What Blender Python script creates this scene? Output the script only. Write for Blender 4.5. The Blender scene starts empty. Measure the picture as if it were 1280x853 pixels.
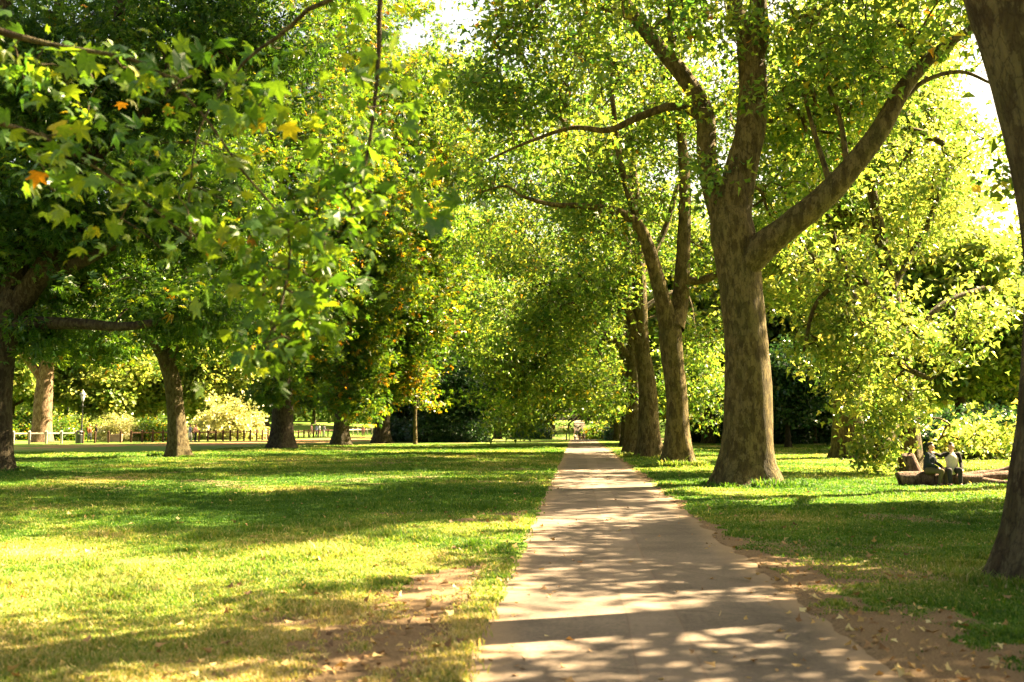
import bpy, bmesh, math, random
import numpy as np
from mathutils import Vector, Matrix, Euler

R = math.radians
rng = np.random.default_rng(7)
random.seed(7)
SC = bpy.context.scene
COL = SC.collection

# ------------------------------------------------------------------ camera
FPX = 1244.0
CAMH = 1.65
PITCH = math.atan(105.5 / FPX)
YAW = math.atan(81 * math.cos(PITCH) / FPX)
CAM_M = Matrix.Rotation(YAW, 3, 'Z') @ Matrix.Rotation(math.pi / 2 + PITCH, 3, 'X')


def W(px, py, D):
    """world point seen at photo pixel (px, py) at D metres along the path direction"""
    v = CAM_M @ Vector(((px - 640) / FPX, -(py - 426.5) / FPX, -1))
    s = D / v.y
    return np.array((v.x * s, D, CAMH + v.z * s))


def GX(px, D):
    return float(W(px, 540, D)[0])


cam_d = bpy.data.cameras.new('camera')
cam = bpy.data.objects.new('camera', cam_d)
COL.objects.link(cam)
cam.location = (0, 0, CAMH)
cam.rotation_euler = CAM_M.to_euler()
cam_d.sensor_width = 36
cam_d.lens = 36 * FPX / 1280
cam_d.clip_end = 4000
cam_d.dof.use_dof = True
cam_d.dof.focus_distance = 27
cam_d.dof.aperture_fstop = 1.8
SC.camera = cam

# ------------------------------------------------------------------ light
SUN_AZ, SUN_EL = R(64), R(43)
SUNV = Vector((math.sin(SUN_AZ) * math.cos(SUN_EL), math.cos(SUN_AZ) * math.cos(SUN_EL), math.sin(SUN_EL)))
sd = bpy.data.lights.new('sun', 'SUN')
sd.energy = 5.0
sd.angle = R(0.45)
sd.color = (1.0, 0.785, 0.46)
so = bpy.data.objects.new('sun', sd)
COL.objects.link(so)
so.rotation_euler = SUNV.to_track_quat('Z', 'Y').to_euler()
so.location = (30, 10, 60)
world = bpy.data.worlds.new('World')
SC.world = world
world.use_nodes = True
wn = world.node_tree
bg = wn.nodes['Background']
sky = wn.nodes.new('ShaderNodeTexSky')
sky.sky_type = 'NISHITA'
sky.sun_disc = False
sky.sun_elevation = SUN_EL
sky.sun_rotation = SUN_AZ
sky.air_density = 1.0
sky.dust_density = 6.0
sky.ozone_density = 1.0
sky_tint = wn.nodes.new('ShaderNodeMix'); sky_tint.data_type = 'RGBA'; sky_tint.blend_type = 'MULTIPLY'
sky_tint.inputs[0].default_value = 1; sky_tint.inputs[7].default_value = (.80, .69, .50, 1)      # warm white balance tint, dark enough to dim the sky's fill light too
wn.links.new(sky.outputs[0], sky_tint.inputs[6]); wn.links.new(sky_tint.outputs[2], bg.inputs[0])
bg.inputs[1].default_value = 0.05
SC.view_settings.view_transform = 'Standard'
SC.view_settings.look = 'None'
SC.view_settings.exposure = 3.82
SC.view_settings.gamma = 1
cy = SC.cycles
cy.max_bounces = 9
cy.diffuse_bounces = 6
cy.glossy_bounces = 2
cy.transmission_bounces = 5
cy.transparent_max_bounces = 4
cy.sample_clamp_indirect = 6
cy.sample_clamp_direct = 0
cy.use_denoising = True
try:
    cy.denoiser = 'OPENIMAGEDENOISE'
    cy.denoising_prefilter = 'ACCURATE'
except Exception:
    pass


# ------------------------------------------------------------------ noise
def _hash(ix, seed):
    h = np.full(ix.shape[0], (seed * 374761393 + 668265263) & 0xffffffff, dtype=np.uint64)
    for k in range(ix.shape[1]):
        h = (h ^ (ix[:, k].astype(np.int64).astype(np.uint64) & np.uint64(0xffffffff))) * np.uint64(2654435761) & np.uint64(0xffffffff)
        h = (h ^ (h >> np.uint64(15))) * np.uint64(2246822519) & np.uint64(0xffffffff)
        h = h ^ (h >> np.uint64(13))
    return (h & np.uint64(0xffffff)).astype(np.float64) / 0xffffff


def vnoise(p, seed=1):
    p = np.asarray(p, float)
    i = np.floor(p).astype(np.int64)
    f = p - i
    f = f * f * (3 - 2 * f)
    d = p.shape[1]
    out = np.zeros(p.shape[0])
    for c in range(1 << d):
        w = np.ones(p.shape[0])
        j = i.copy()
        for k in range(d):
            if c >> k & 1:
                w *= f[:, k]; j[:, k] += 1
            else:
                w *= 1 - f[:, k]
        out += w * _hash(j, seed)
    return out


def fbm(p, seed=1, oct=3):
    s = 0; a = .5; t = 0
    for o in range(oct):
        s = s + a * vnoise(np.asarray(p) * 2 ** o, seed + o * 17); t += a; a *= .5
    return s / t


def sstep(a, b, x):
    t = np.clip((x - a) / (b - a), 0, 1)
    return t * t * (3 - 2 * t)


# ------------------------------------------------------------------ materials
def newmat(name):
    m = bpy.data.materials.new(name)
    m.use_nodes = True
    nt = m.node_tree
    nt.nodes.clear()
    out = nt.nodes.new('ShaderNodeOutputMaterial')
    return m, nt, out


def N(nt, typ, ins=None, **props):
    n = nt.nodes.new(typ)
    for k, v in props.items():
        setattr(n, k, v)
    for k, v in (ins or {}).items():
        if isinstance(v, bpy.types.NodeSocket):
            nt.links.new(v, n.inputs[k])
        else:
            n.inputs[k].default_value = v
    return n


def ramp(nt, fac, stops, interp='LINEAR'):
    n = nt.nodes.new('ShaderNodeValToRGB')
    n.color_ramp.interpolation = interp
    e = n.color_ramp.elements
    while len(e) < len(stops):
        e.new(0.5)
    for k, (p, c) in enumerate(stops):
        e[k].position = p
        e[k].color = (*c, 1) if len(c) == 3 else c
    nt.links.new(fac, n.inputs[0])
    return n.outputs[0]


def mix(nt, a, b, fac, blend='MIX'):
    n = nt.nodes.new('ShaderNodeMix')
    n.data_type = 'RGBA'
    n.blend_type = blend
    for k, v in ((0, fac), (6, a), (7, b)):
        if isinstance(v, bpy.types.NodeSocket):
            nt.links.new(v, n.inputs[k])
        else:
            n.inputs[k].default_value = v if k == 0 else ((*v, 1) if len(v) == 3 else v)
    return n.outputs[2]


def mathn(nt, op, a, b=0.0, c=0.0, clamp=False):
    n = nt.nodes.new('ShaderNodeMath')
    n.operation = op
    n.use_clamp = clamp
    for k, v in enumerate((a, b, c)):
        if isinstance(v, bpy.types.NodeSocket):
            nt.links.new(v, n.inputs[k])
        else:
            n.inputs[k].default_value = v
    return n.outputs[0]


def leaf_mat(name, stops, trans_tint=(1.5, 1.35, 0.5), trans=0.5, rough=0.38, spec=0.45, mottle=0):
    m, nt, out = newmat(name)
    at = N(nt, 'ShaderNodeAttribute', attribute_name='tint')
    c = ramp(nt, at.outputs['Fac'], stops)
    if mottle:
        oc = N(nt, 'ShaderNodeTexCoord')
        mo = N(nt, 'ShaderNodeTexNoise', {'Vector': oc.outputs['Object'], 'Scale': mottle, 'Detail': 5, 'Roughness': .65})
        c = mix(nt, c, ramp(nt, mo.outputs[0], [(.25, (.45, .5, .4)), (.5, (1, 1, 1)), (.75, (1.5, 1.3, 1.0))]), .8, 'MULTIPLY')
    tc = mix(nt, c, trans_tint, 1.0, 'MULTIPLY')
    p = N(nt, 'ShaderNodeBsdfPrincipled', {'Base Color': c, 'Roughness': rough, 'Specular IOR Level': spec})
    t = N(nt, 'ShaderNodeBsdfTranslucent', {'Color': tc})
    s = N(nt, 'ShaderNodeMixShader', {0: trans, 1: p.outputs[0], 2: t.outputs[0]})
    nt.links.new(s.outputs[0], out.inputs[0])
    return m


PLANE_L = leaf_mat('plane_leaf', [(0, (.025, .075, .014)), (.35, (.062, .125, .018)), (.65, (.125, .175, .03)),
                                  (.88, (.20, .21, .02)), (.97, (.30, .22, .02)), (1, (.28, .13, .015))], (2.3, 1.95, 1.1), trans=.58)
NEAR_L = leaf_mat('near_plane_leaf', [(0, (.022, .075, .014)), (.4, (.055, .13, .018)), (.7, (.115, .18, .02)), (.9, (.24, .22, .02)), (1, (.30, .15, .015))], (2.6, 2.0, .5), trans=.56, mottle=38)
CHEST_L = leaf_mat('chestnut_leaf', [(0, (.018, .06, .014)), (.4, (.04, .10, .016)), (.7, (.08, .14, .018)),
                                     (.90, (.17, .17, .018)), (1, (.26, .14, .015))], (2.4, 1.95, .5), trans=.52)
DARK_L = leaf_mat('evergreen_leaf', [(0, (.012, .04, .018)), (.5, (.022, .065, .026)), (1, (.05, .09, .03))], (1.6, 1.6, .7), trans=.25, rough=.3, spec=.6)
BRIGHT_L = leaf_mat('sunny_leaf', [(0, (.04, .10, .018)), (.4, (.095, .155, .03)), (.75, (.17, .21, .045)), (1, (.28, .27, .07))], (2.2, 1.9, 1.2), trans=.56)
PALE_L = leaf_mat('pale_shrub_leaf', [(0, (.12, .17, .05)), (.5, (.32, .33, .14)), (1, (.60, .56, .34))], (1.6, 1.5, .8), trans=.35)
BLUE_L = leaf_mat('blue_conifer_leaf', [(0, (.05, .10, .06)), (.5, (.09, .15, .09)), (1, (.16, .21, .13))], (1.3, 1.3, .8), trans=.3)
PINK_L = leaf_mat('purple_shrub_leaf', [(0, (.12, .06, .06)), (.5, (.25, .13, .12)), (1, (.40, .26, .22))], (1.4, 1.1, .9), trans=.35)


def bark_mat(name, cols, patch=(.30, .27, .17), patch_amt=.5, scale=1.0, moss=0.25):
    m, nt, out = newmat(name)
    tc = N(nt, 'ShaderNodeTexCoord')
    mp = N(nt, 'ShaderNodeMapping', {'Vector': tc.outputs['Object'], 'Scale': (1, 1, .45)})
    n1 = N(nt, 'ShaderNodeTexNoise', {'Vector': mp.outputs[0], 'Scale': 4.6 * scale, 'Detail': 10, 'Roughness': .7})
    n2 = N(nt, 'ShaderNodeTexNoise', {'Vector': mp.outputs[0], 'Scale': 14 * scale, 'Detail': 5, 'Roughness': .7})
    v = N(nt, 'ShaderNodeTexVoronoi', {'Vector': mp.outputs[0], 'Scale': 6 * scale, 'Randomness': 1.0})
    dv_ = mix(nt, mp.outputs[0], n2.outputs['Color'], .08)
    ve = N(nt, 'ShaderNodeTexVoronoi', {'Vector': dv_, 'Scale': 9 * scale}, feature='DISTANCE_TO_EDGE')
    edge = ramp(nt, ve.outputs['Distance'], [(.0, (1, 1, 1)), (.06, (0, 0, 0))])
    c = ramp(nt, n1.outputs[0], [(.3, cols[0]), (.5, cols[1]), (.7, cols[2])])
    fl = mathn(nt, 'ADD', n1.outputs[0], mathn(nt, 'MULTIPLY', v.outputs['Distance'], .35))
    pm = mathn(nt, 'MULTIPLY', ramp(nt, fl, [(.66, (0, 0, 0)), (.70, (1, 1, 1))]), patch_amt)
    c = mix(nt, c, patch, pm)
    n3 = N(nt, 'ShaderNodeTexNoise', {'Vector': tc.outputs['Object'], 'Scale': 1.1, 'Detail': 4})
    c = mix(nt, c, (.075, .085, .025), mathn(nt, 'MULTIPLY', ramp(nt, n3.outputs[0], [(.45, (0, 0, 0)), (.65, (1, 1, 1))]), moss))
    c = mix(nt, c, (.02, .014, .009), ramp(nt, n2.outputs[0], [(.30, (.8, .8, .8)), (.42, (0, 0, 0))]))
    mv = N(nt, 'ShaderNodeMapping', {'Vector': tc.outputs['Object'], 'Scale': (1, 1, .16)})
    n4 = N(nt, 'ShaderNodeTexNoise', {'Vector': mv.outputs[0], 'Scale': 16 * scale, 'Detail': 6, 'Roughness': .65, 'Distortion': .6})
    c = mix(nt, c, (.018, .012, .007), mathn(nt, 'MULTIPLY', ramp(nt, n4.outputs[0], [(.36, (1, 1, 1)), (.5, (0, 0, 0))]), .55))
    c = mix(nt, c, (.016, .011, .006), mathn(nt, 'MULTIPLY', edge, .6))
    h = mathn(nt, 'ADD', mathn(nt, 'MULTIPLY', n1.outputs[0], .5), mathn(nt, 'ADD', mathn(nt, 'MULTIPLY', n2.outputs[0], .3), mathn(nt, 'MULTIPLY', n4.outputs[0], .6)))
    b = N(nt, 'ShaderNodeBump', {'Height': h, 'Strength': 1.0, 'Distance': .14})
    p = N(nt, 'ShaderNodeBsdfPrincipled', {'Base Color': c, 'Roughness': .88, 'Specular IOR Level': .2, 'Normal': b.outputs[0]})
    nt.links.new(p.outputs[0], out.inputs[0])
    return m


PLANE_B = bark_mat('plane_bark', [(.036, .024, .008), (.075, .053, .017), (.125, .088, .03)], patch=(.21, .16, .07), patch_amt=.4)
NEAR_B = bark_mat('weathered_plane_bark', [(.030, .018, .010), (.062, .042, .02), (.10, .075, .036)], patch=(.17, .14, .075), patch_amt=.4, moss=.35)
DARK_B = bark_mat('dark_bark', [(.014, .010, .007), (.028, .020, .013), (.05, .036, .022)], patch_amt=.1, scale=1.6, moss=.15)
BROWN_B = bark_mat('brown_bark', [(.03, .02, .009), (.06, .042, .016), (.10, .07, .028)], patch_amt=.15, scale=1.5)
PALE_B = bark_mat('pale_bark', [(.08, .048, .026), (.14, .088, .048), (.21, .145, .085)], patch=(.26, .19, .12), patch_amt=.5, moss=.05)
LOG_B = bark_mat('bare_log_wood', [(.06, .036, .026), (.13, .078, .056), (.21, .13, .10)], patch=(.28, .18, .14), patch_amt=.4, moss=.1)


def flat_mat(name, col, rough=.7, spec=.3, noise=.25, scale=12, metal=0.0):
    m, nt, out = newmat(name)
    tc = N(nt, 'ShaderNodeTexCoord')
    n = N(nt, 'ShaderNodeTexNoise', {'Vector': tc.outputs['Object'], 'Scale': scale, 'Detail': 4})
    dk = tuple(v * (1 - noise) for v in col); lt = tuple(min(1, v * (1 + noise)) for v in col)
    c = ramp(nt, n.outputs[0], [(.3, dk), (.7, lt)])
    p = N(nt, 'ShaderNodeBsdfPrincipled', {'Base Color': c, 'Roughness': rough, 'Specular IOR Level': spec, 'Metallic': metal})
    nt.links.new(p.outputs[0], out.inputs[0])
    return m


# ------------------------------------------------------------------ mesh helpers
def build_mesh(name, verts, faces_flat, nper, mat, attr=None, smooth=False):
    """faces_flat: (F, nper) int array"""
    me = bpy.data.meshes.new(name)
    nv, nf = len(verts), len(faces_flat)
    me.vertices.add(nv)
    me.vertices.foreach_set('co', np.ascontiguousarray(verts, dtype=np.float32).ravel())
    me.loops.add(nf * nper)
    me.loops.foreach_set('vertex_index', np.ascontiguousarray(faces_flat, dtype=np.int32).ravel())
    me.polygons.add(nf)
    me.polygons.foreach_set('loop_start', np.arange(0, nf * nper, nper, dtype=np.int32))
    if smooth:
        me.polygons.foreach_set('use_smooth', np.ones(nf, dtype=bool))
    else:
        me.polygons.foreach_set('use_smooth', np.zeros(nf, dtype=bool))
    for an, (dom, arr) in (attr or {}).items():
        a = me.attributes.new(an, 'FLOAT', dom)
        a.data.foreach_set('value', np.ascontiguousarray(arr, dtype=np.float32))
    me.update(calc_edges=True)
    if mat:
        me.materials.append(mat)
    return me


def link(name, me, parent=None):
    o = bpy.data.objects.new(name, me)
    COL.objects.link(o)
    if parent:
        o.parent = parent
    return o


def thing(name, label, cat, loc=(0, 0, 0), group=None, rotz=0):
    o = bpy.data.objects.new(name, None)
    o.empty_display_size = .3
    COL.objects.link(o)
    o.location = tuple(loc)
    o.rotation_euler = (0, 0, rotz)
    o['label'] = label
    o['category'] = cat
    if group:
        o['group'] = group
    return o


def copy_tree(o, parent=None):
    c = o.copy()
    COL.objects.link(c)
    c.parent = parent
    for ch in list(o.children):
        copy_tree(ch, c)
    return c


def spline(pts, rad, step):
    """Catmull-Rom resample"""
    pts = np.asarray(pts, float); rad = np.asarray(rad, float)
    P = np.vstack([2 * pts[0] - pts[1], pts, 2 * pts[-1] - pts[-2]])
    op, orr = [], []
    for i in range(len(pts) - 1):
        p0, p1, p2, p3 = P[i:i + 4]
        n = max(2, int(np.linalg.norm(p2 - p1) / step))
        for t in np.linspace(0, 1, n, endpoint=False):
            op.append(.5 * (2 * p1 + (p2 - p0) * t + (2 * p0 - 5 * p1 + 4 * p2 - p3) * t * t + (3 * p1 - p0 - 3 * p2 + p3) * t ** 3))
            orr.append(rad[i] * (1 - t) + rad[i + 1] * t)
    op.append(pts[-1]); orr.append(rad[-1])
    return np.array(op), np.array(orr)


def tube(pts, rad, seg=8, rough=0.0, seed=1, flare=0.0, flare_h=.7, lobes=5, cap=True):
    """returns verts, quads of one tapered tube; rough displaces radially"""
    n = len(pts)
    tan = np.gradient(pts, axis=0)
    tan /= np.linalg.norm(tan, axis=1)[:, None] + 1e-9
    u = np.cross(tan[0], (0.3, 1, 0.2)); u /= np.linalg.norm(u)
    V = np.zeros((n, seg, 3))
    th = np.linspace(0, 2 * np.pi, seg, endpoint=False)
    z0 = pts[0][2]
    ph = seed * 1.7
    for i in range(n):
        u = u - tan[i] * np.dot(u, tan[i]); u /= np.linalg.norm(u)
        v = np.cross(tan[i], u)
        r = np.full(seg, rad[i])
        if flare:
            k = flare * math.exp(-max(0, pts[i][2] - z0) / flare_h)
            lob = 0.5 + .5 * np.cos(lobes * th + ph + .6 * np.sin(2 * th + ph))
            r = r * (1 + k * (.45 + .85 * lob))
        ring = pts[i] + r[:, None] * (np.cos(th)[:, None] * u + np.sin(th)[:, None] * v)
        V[i] = ring
    if rough:
        q = V.reshape(-1, 3)
        d = (fbm(q * 1.6, seed, 3) - .5) * 2 + (fbm(q * np.array((5, 5, 2.5)), seed + 5, 2) - .5) * .6
        c = np.repeat(pts, seg, axis=0)
        q = c + (q - c) * (1 + rough * d[:, None])
        V = q.reshape(n, seg, 3)
    F = []
    idx = np.arange(n * seg).reshape(n, seg)
    a = idx[:-1]; b = idx[1:]
    F = np.stack([a, np.roll(a, -1, 1), np.roll(b, -1, 1), b], -1).reshape(-1, 4)
    V = V.reshape(-1, 3)
    if cap:
        V = np.vstack([V, pts[-1][None]])
        t = n * seg
        last = idx[-1]
        F = np.vstack([F, np.stack([last, np.roll(last, -1), np.full(seg, t), np.full(seg, t)], -1)[:, [0, 1, 2, 2]]]) if False else F
        V = V[:-1]
    return V, F


def join_tubes(ts):
    vs, fs, o = [], [], 0
    for v, f in ts:
        vs.append(v); fs.append(f + o); o += len(v)
    return np.vstack(vs), np.vstack(fs)


# ------------------------------------------------------------------ leaves
def _tpl(outline, centre=None, tris=None):
    return np.array(outline, float), np.array(tris, int)


_o = [(0, .32, .05), (0, 0, 0), (.30, .0, .0), (.50, .14, -.07), (.29, .28, .02), (.52, .64, -.08), (.19, .58, .02), (0, 1.0, -.12),
      (-.19, .58, .02), (-.52, .64, -.08), (-.29, .28, .02), (-.50, .14, -.07), (-.30, 0, 0)]
T_NEAR = (np.array(_o, float), np.array([(0, i, i + 1 if i < 12 else 1) for i in range(1, 13)]))
_o = [(0, 0, 0), (.46, .28, .06), (.2, .45, .0), (0, 1, -.1), (-.2, .45, .0), (-.46, .28, .06)]
T_MID = (np.array(_o, float), np.array([(0, 1, 2), (0, 2, 3), (0, 3, 4), (0, 4, 5)]))
_o = [(0, 0, 0), (.38, .5, .1), (0, 1, 0), (-.38, .5, .1)]
T_FAR = (np.array(_o, float), np.array([(0, 1, 2), (0, 2, 3)]))
# a spray of five leaflets hanging from one stalk (horse chestnut)
_v, _t = [], []
for k, (ang, ln) in enumerate(((-80, .7), (-40, .92), (0, 1), (40, .92), (80, .7))):
    a = R(ang); s, c = math.sin(a), math.cos(a)
    b = len(_v)
    for (x, y, z) in ((0, .04, 0), (.15, .6, .03), (0, 1, -.16), (-.15, .6, .03)):
        x *= ln; y *= ln
        _v.append((x * c + y * s, -x * s + y * c, z))
    _t += [(b, b + 1, b + 2), (b, b + 2, b + 3)]
T_CHEST = (np.array(_v), np.array(_t))


def unit(a):
    return a / (np.linalg.norm(a, axis=-1, keepdims=True) + 1e-9)


def leaves(centres, rc, per, size, tpl, tint=(.45, .22), up=.9, droop=.25, flat=.55, seed=1, clump_sd=.1, odd=.004):
    g = np.random.default_rng(seed)
    C = np.asarray(centres, float)
    M = len(C)
    rc = np.broadcast_to(np.asarray(rc, float), (M,))
    n = M * per
    off = g.normal(size=(n, 3)) * .55 * np.repeat(rc, per)[:, None]
    off[:, 2] *= flat
    pos = np.repeat(C, per, axis=0) + off
    nrm = unit(g.normal(size=(n, 3)) * .75 + np.array((0, 0, up)))
    tip = g.normal(size=(n, 3)) + unit(off) * .8
    tip[:, 2] -= droop * 2
    tip = unit(tip - nrm * np.sum(tip * nrm, 1, keepdims=True))
    bx = np.cross(tip, nrm)
    sz = size * g.uniform(.45, 1.4, n)
    tv, tf = tpl
    tv, tf = tpl
    curl = g.uniform(.2, 2.6, n)
    asym = g.normal(size=n) * .12
    V = pos[:, None, :] + sz[:, None, None] * (tv[None, :, 0, None] * bx[:, None, :] + tv[None, :, 1, None] * tip[:, None, :] + (tv[None, :, 2] * curl[:, None] + tv[None, :, 0] * asym[:, None] - .12 * curl[:, None] * tv[None, :, 1] ** 2)[:, :, None] * nrm[:, None, :])
    F = tf[None] + (np.arange(n) * len(tv))[:, None, None]
    ti = np.repeat(g.normal(size=M) * clump_sd, per) + g.normal(tint[0], tint[1], n)
    ti = np.where(g.random(n) < odd, ti + .45, ti)
    T = np.repeat(np.clip(ti, 0, 1), len(tf))
    return V.reshape(-1, 3), F.reshape(-1, 3), T


def twigs(nodes, centres, g, k=.011, seg=5, minr=.006, sag=.12):
    """join every clump to the nearest wood with a curved twig; thickness follows what a twig carries"""
    nodes = np.asarray(nodes, float)
    cap = len(nodes) + 3 * len(centres) + 5
    P = np.zeros((cap, 3)); own = np.full(cap, -1)
    P[:len(nodes)] = nodes; cnt = len(nodes)
    C = np.asarray(centres, float)
    d0 = np.array([np.min(np.sum((nodes - c) ** 2, 1)) for c in C])
    order = np.argsort(d0)
    tw = []; load = []
    for ci in order:
        c = C[ci]
        dd = np.sum((P[:cnt] - c) ** 2, 1)
        j = int(np.argmin(dd)); d = math.sqrt(dd[j]); a = P[j].copy()
        par = own[j]
        m1 = a + (c - a) * .35 + g.normal(size=3) * d * .07 + np.array((0, 0, d * sag))
        m2 = a + (c - a) * .7 + g.normal(size=3) * d * .07 + np.array((0, 0, d * sag * .8))
        t = len(tw)
        tw.append((a, m1, m2, c)); load.append([1, par])
        for q in (m1, m2, c):
            P[cnt] = q; own[cnt] = t; cnt += 1
    for t in range(len(tw) - 1, -1, -1):
        if load[t][1] >= 0:
            load[load[t][1]][0] += load[t][0]
    out = []
    for t, q in enumerate(tw):
        r0 = max(minr, k * math.sqrt(load[t][0]) * 1.05); r1 = max(minr * .7, k * math.sqrt(max(.3, load[t][0] - 1)) * .75)
        pts, rr = spline(np.array(q), [r0, r0 * .9 + r1 * .1, (r0 + r1) / 2, r1], .35)
        out.append(tube(pts, rr, seg))
    return join_tubes(out)


NMUL = 2.6


def blob_clumps(blobs, g, gap=.36, gapscale=.33, seed=3, mul=2.6):
    """blobs: (centre, radii, n) in metres"""
    out = []
    for c, r, n in blobs:
        n = int(n * mul)
        u = unit(g.normal(size=(n, 3))) * (g.random(n) ** .42)[:, None]
        lob = .55 + .95 * fbm(unit(u) * 1.6 + np.asarray(c) * .37, seed + 40, 2)
        p = np.asarray(c) + u * np.asarray(r) * lob[:, None] + g.normal(size=(n, 3)) * .12 * np.asarray(r)
        keep = vnoise(p * gapscale, seed) > gap
        out.append(p[keep])
    return np.vstack(out)


def tree(name, label, cat, group, base, trunk, limbs, blobs, leafm, barkm, tpl=T_MID, per=40, size=.19, rc=.8,
         tint=(.38, .2), flare=.55, seed=1, clumps=None, gap=.36, seg=26, step=.25, up=.9, droop=.25, minz=.6, k=.011, rough=.07, lobes=5, flare_h=.7, sag=.12, mul=None, odd=.003, flat=.55):
    """everything in world metres; trunk/limbs: list of (point, radius)"""
    g = np.random.default_rng(seed)
    base = np.asarray(base, float)
    root = thing(name, label, cat, base, group)
    nodes = []
    tp, tr = spline([p - base for p, r in trunk], [r for p, r in trunk], step)
    v, f = tube(tp, tr, seg, rough, seed, flare, lobes=lobes, flare_h=flare_h)
    link('trunk', build_mesh('trunk', v, f, 4, barkm, smooth=True), root)
    hi = tp[:, 2] > tp[:, 2].max() * .45
    nodes.append(tp[hi])
    for L in limbs:
        lp, lr = spline([p - base for p, r in L], [r for p, r in L], step)
        lv, lf = tube(lp, lr, max(8, seg // 2), rough, seed + 3)
        link('limb', build_mesh('limb', lv, lf, 4, barkm, smooth=True), root)
        nodes.append(lp[len(lp) // 5:])
    nodes = np.vstack(nodes)
    cl = []
    if blobs:
        cl.append(blob_clumps([(np.asarray(c) - base, r, n) for c, r, n in blobs], g, gap, seed=seed + 11, mul=mul or NMUL))
    if clumps is not None:
        cl.append(np.asarray(clumps) - base)
    cl = np.vstack(cl)
    cl = cl[cl[:, 2] > minz]
    v, f = twigs(nodes, cl, g, k=k, sag=sag)
    link('branches', build_mesh('branches', v, f, 4, barkm, smooth=True), root)
    # a second, looser set of sprays part-way along keeps clumps from reading as balls
    v, f, t = leaves(cl, rc * g.uniform(.6, 1.3, len(cl)), per, size, tpl, tint, up=up, droop=droop, seed=seed + 1, odd=odd, flat=flat)
    link('crown', build_mesh('crown', v, f, 3, leafm, {'tint': ('FACE', t)}), root)
    return root


def ptree(name, label, cat, group, D, trunk, limbs, blobs, leafm, barkm, seed=1, lean=.5, **kw):
    """photo-pixel layout: trunk/limbs points (px, py, r_px[, depth offset]); blobs (px, py, rx, ry, dD, rD, n)"""
    g = np.random.default_rng(seed + 100)
    s = D / FPX
    b = W(trunk[0][0], trunk[0][1], D)
    gz = ground_z(np.array([b[0]]), np.array([b[1]]))[0]
    base = np.array((b[0], b[1], gz - .05))
    tk = [(base, trunk[0][2] * s)] + [(W(q[0], q[1], D + (q[3] if len(q) > 3 else 0)), q[2] * s) for q in trunk[1:]]
    ls = []
    for L in limbs:
        sl = g.uniform(-lean, lean)
        x0, y0 = L[0][0], L[0][1]
        out = []
        for q in L:
            d = q[3] if len(q) > 3 else sl * math.hypot(q[0] - x0, q[1] - y0) * s
            out.append((W(q[0], q[1], D + d), q[2] * s))
        ls.append(out)
    bl = [(W(q[0], q[1], D + q[4]), (q[2] * s, q[5], q[3] * s), q[6]) for q in blobs]
    return tree(name, label, cat, group, base, tk, ls, bl, leafm, barkm, seed=seed, **kw)


# ------------------------------------------------------------------ ground
PX0, PX1 = -0.76, 2.06      # path edges


def ground_z(x, y):
    z = -1.15 * sstep(115, 170, y) * (1 - sstep(14, 40, np.abs(x - 2)))
    z = z + 4.5 * sstep(190, 330, y)
    z = z + 2.2 * sstep(120, 190, y) * sstep(-18, -50, x)
    z = z + .05 * (vnoise(np.stack([x, y], -1) * .45, 5) - .5) * sstep(2.3, 4, np.abs(x - .65))
    return z


def wear(x, y):
    """bare-earth mask: worn verges either side of the path, patches under trees"""
    p = np.stack([x, y], -1)
    n = .45 * fbm(p * np.array((.9, .55)), 21, 4) + .55 * fbm(p * np.array((3.1, 2.4)), 23, 3)
    dl = PX0 - x; dr = x - PX1
    # left verge: wide worn patch nearest the camera, thinner beyond
    wl = .18 + 1.6 * sstep(13.5, 8, y) + .7 * np.exp(-((y - 17) / 3.5) ** 2)
    wr = .22 + .38 * sstep(19, 10, y) + .85 * sstep(10, 7.5, y)
    m = np.where(dl > -.3, sstep(1.25, .35, dl / wl + (n - .5) * 4.2) * sstep(-.02, .45, dl + (n - .5) * .5), 0)
    m = np.maximum(m, np.where(dr > -.3, sstep(1.25, .4, dr / wr + (n - .5) * 4.0), 0))
    lawn = sstep(.60, .74, fbm(p * .35, 33, 4))
    m = np.maximum(m, lawn * .55)
    m = np.maximum(m, sstep(.66, .76, fbm(p * .8 + 40, 37, 3)) * .5)
    far_left = np.exp(-((x + 14) / 7) ** 2 - ((y - 31) / 7) ** 2)
    m = np.maximum(m, far_left * sstep(.45, .62, n) * .7)
    return np.clip(m, 0, 1)


def dryness(x, y):
    p = np.stack([x, y], -1)
    d = fbm(p * .28, 51, 4)
    base = .30 + .35 * sstep(18, 9, y) * sstep(0, -2, x)
    return np.clip(base + (d - .5) * 1.7, 0, 1)


def grid_axis(segs):
    out = []
    for a, b, st in segs:
        out.append(np.arange(a, b, st))
    return np.concatenate(out)


gx = grid_axis([(-1200, -200, 100), (-200, -60, 10), (-60, -24, 2), (-24, -9, .4), (-9, 9, .12), (9, 24, .4), (24, 60, 2), (60, 200, 10), (200, 1201, 100)])
gy = grid_axis([(-300, -40, 40), (-40, 0, 4), (0, 4, .5), (4, 26, .14), (26, 60, .5), (60, 140, 2), (140, 400, 6), (400, 1601, 100)])
X, Y = np.meshgrid(gx, gy)
xf, yf = X.ravel(), Y.ravel()
zf = ground_z(xf, yf)
edge_n = (fbm(np.stack([xf, yf], -1) * np.array((1.2, 2.2)), 61, 3) - .5) * .34
inside = np.minimum(xf - PX0, PX1 - xf) + edge_n
zf = np.where(yf < 420, zf + .018 - .07 * sstep(-.05, .12, inside), zf)
idx = np.arange(X.size).reshape(X.shape)
quads = np.stack([idx[:-1, :-1], idx[:-1, 1:], idx[1:, 1:], idx[1:, :-1]], -1).reshape(-1, 4)
m, nt, out = newmat('lawn')
tc = N(nt, 'ShaderNodeTexCoord')
aw = N(nt, 'ShaderNodeAttribute', attribute_name='wear')
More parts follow.
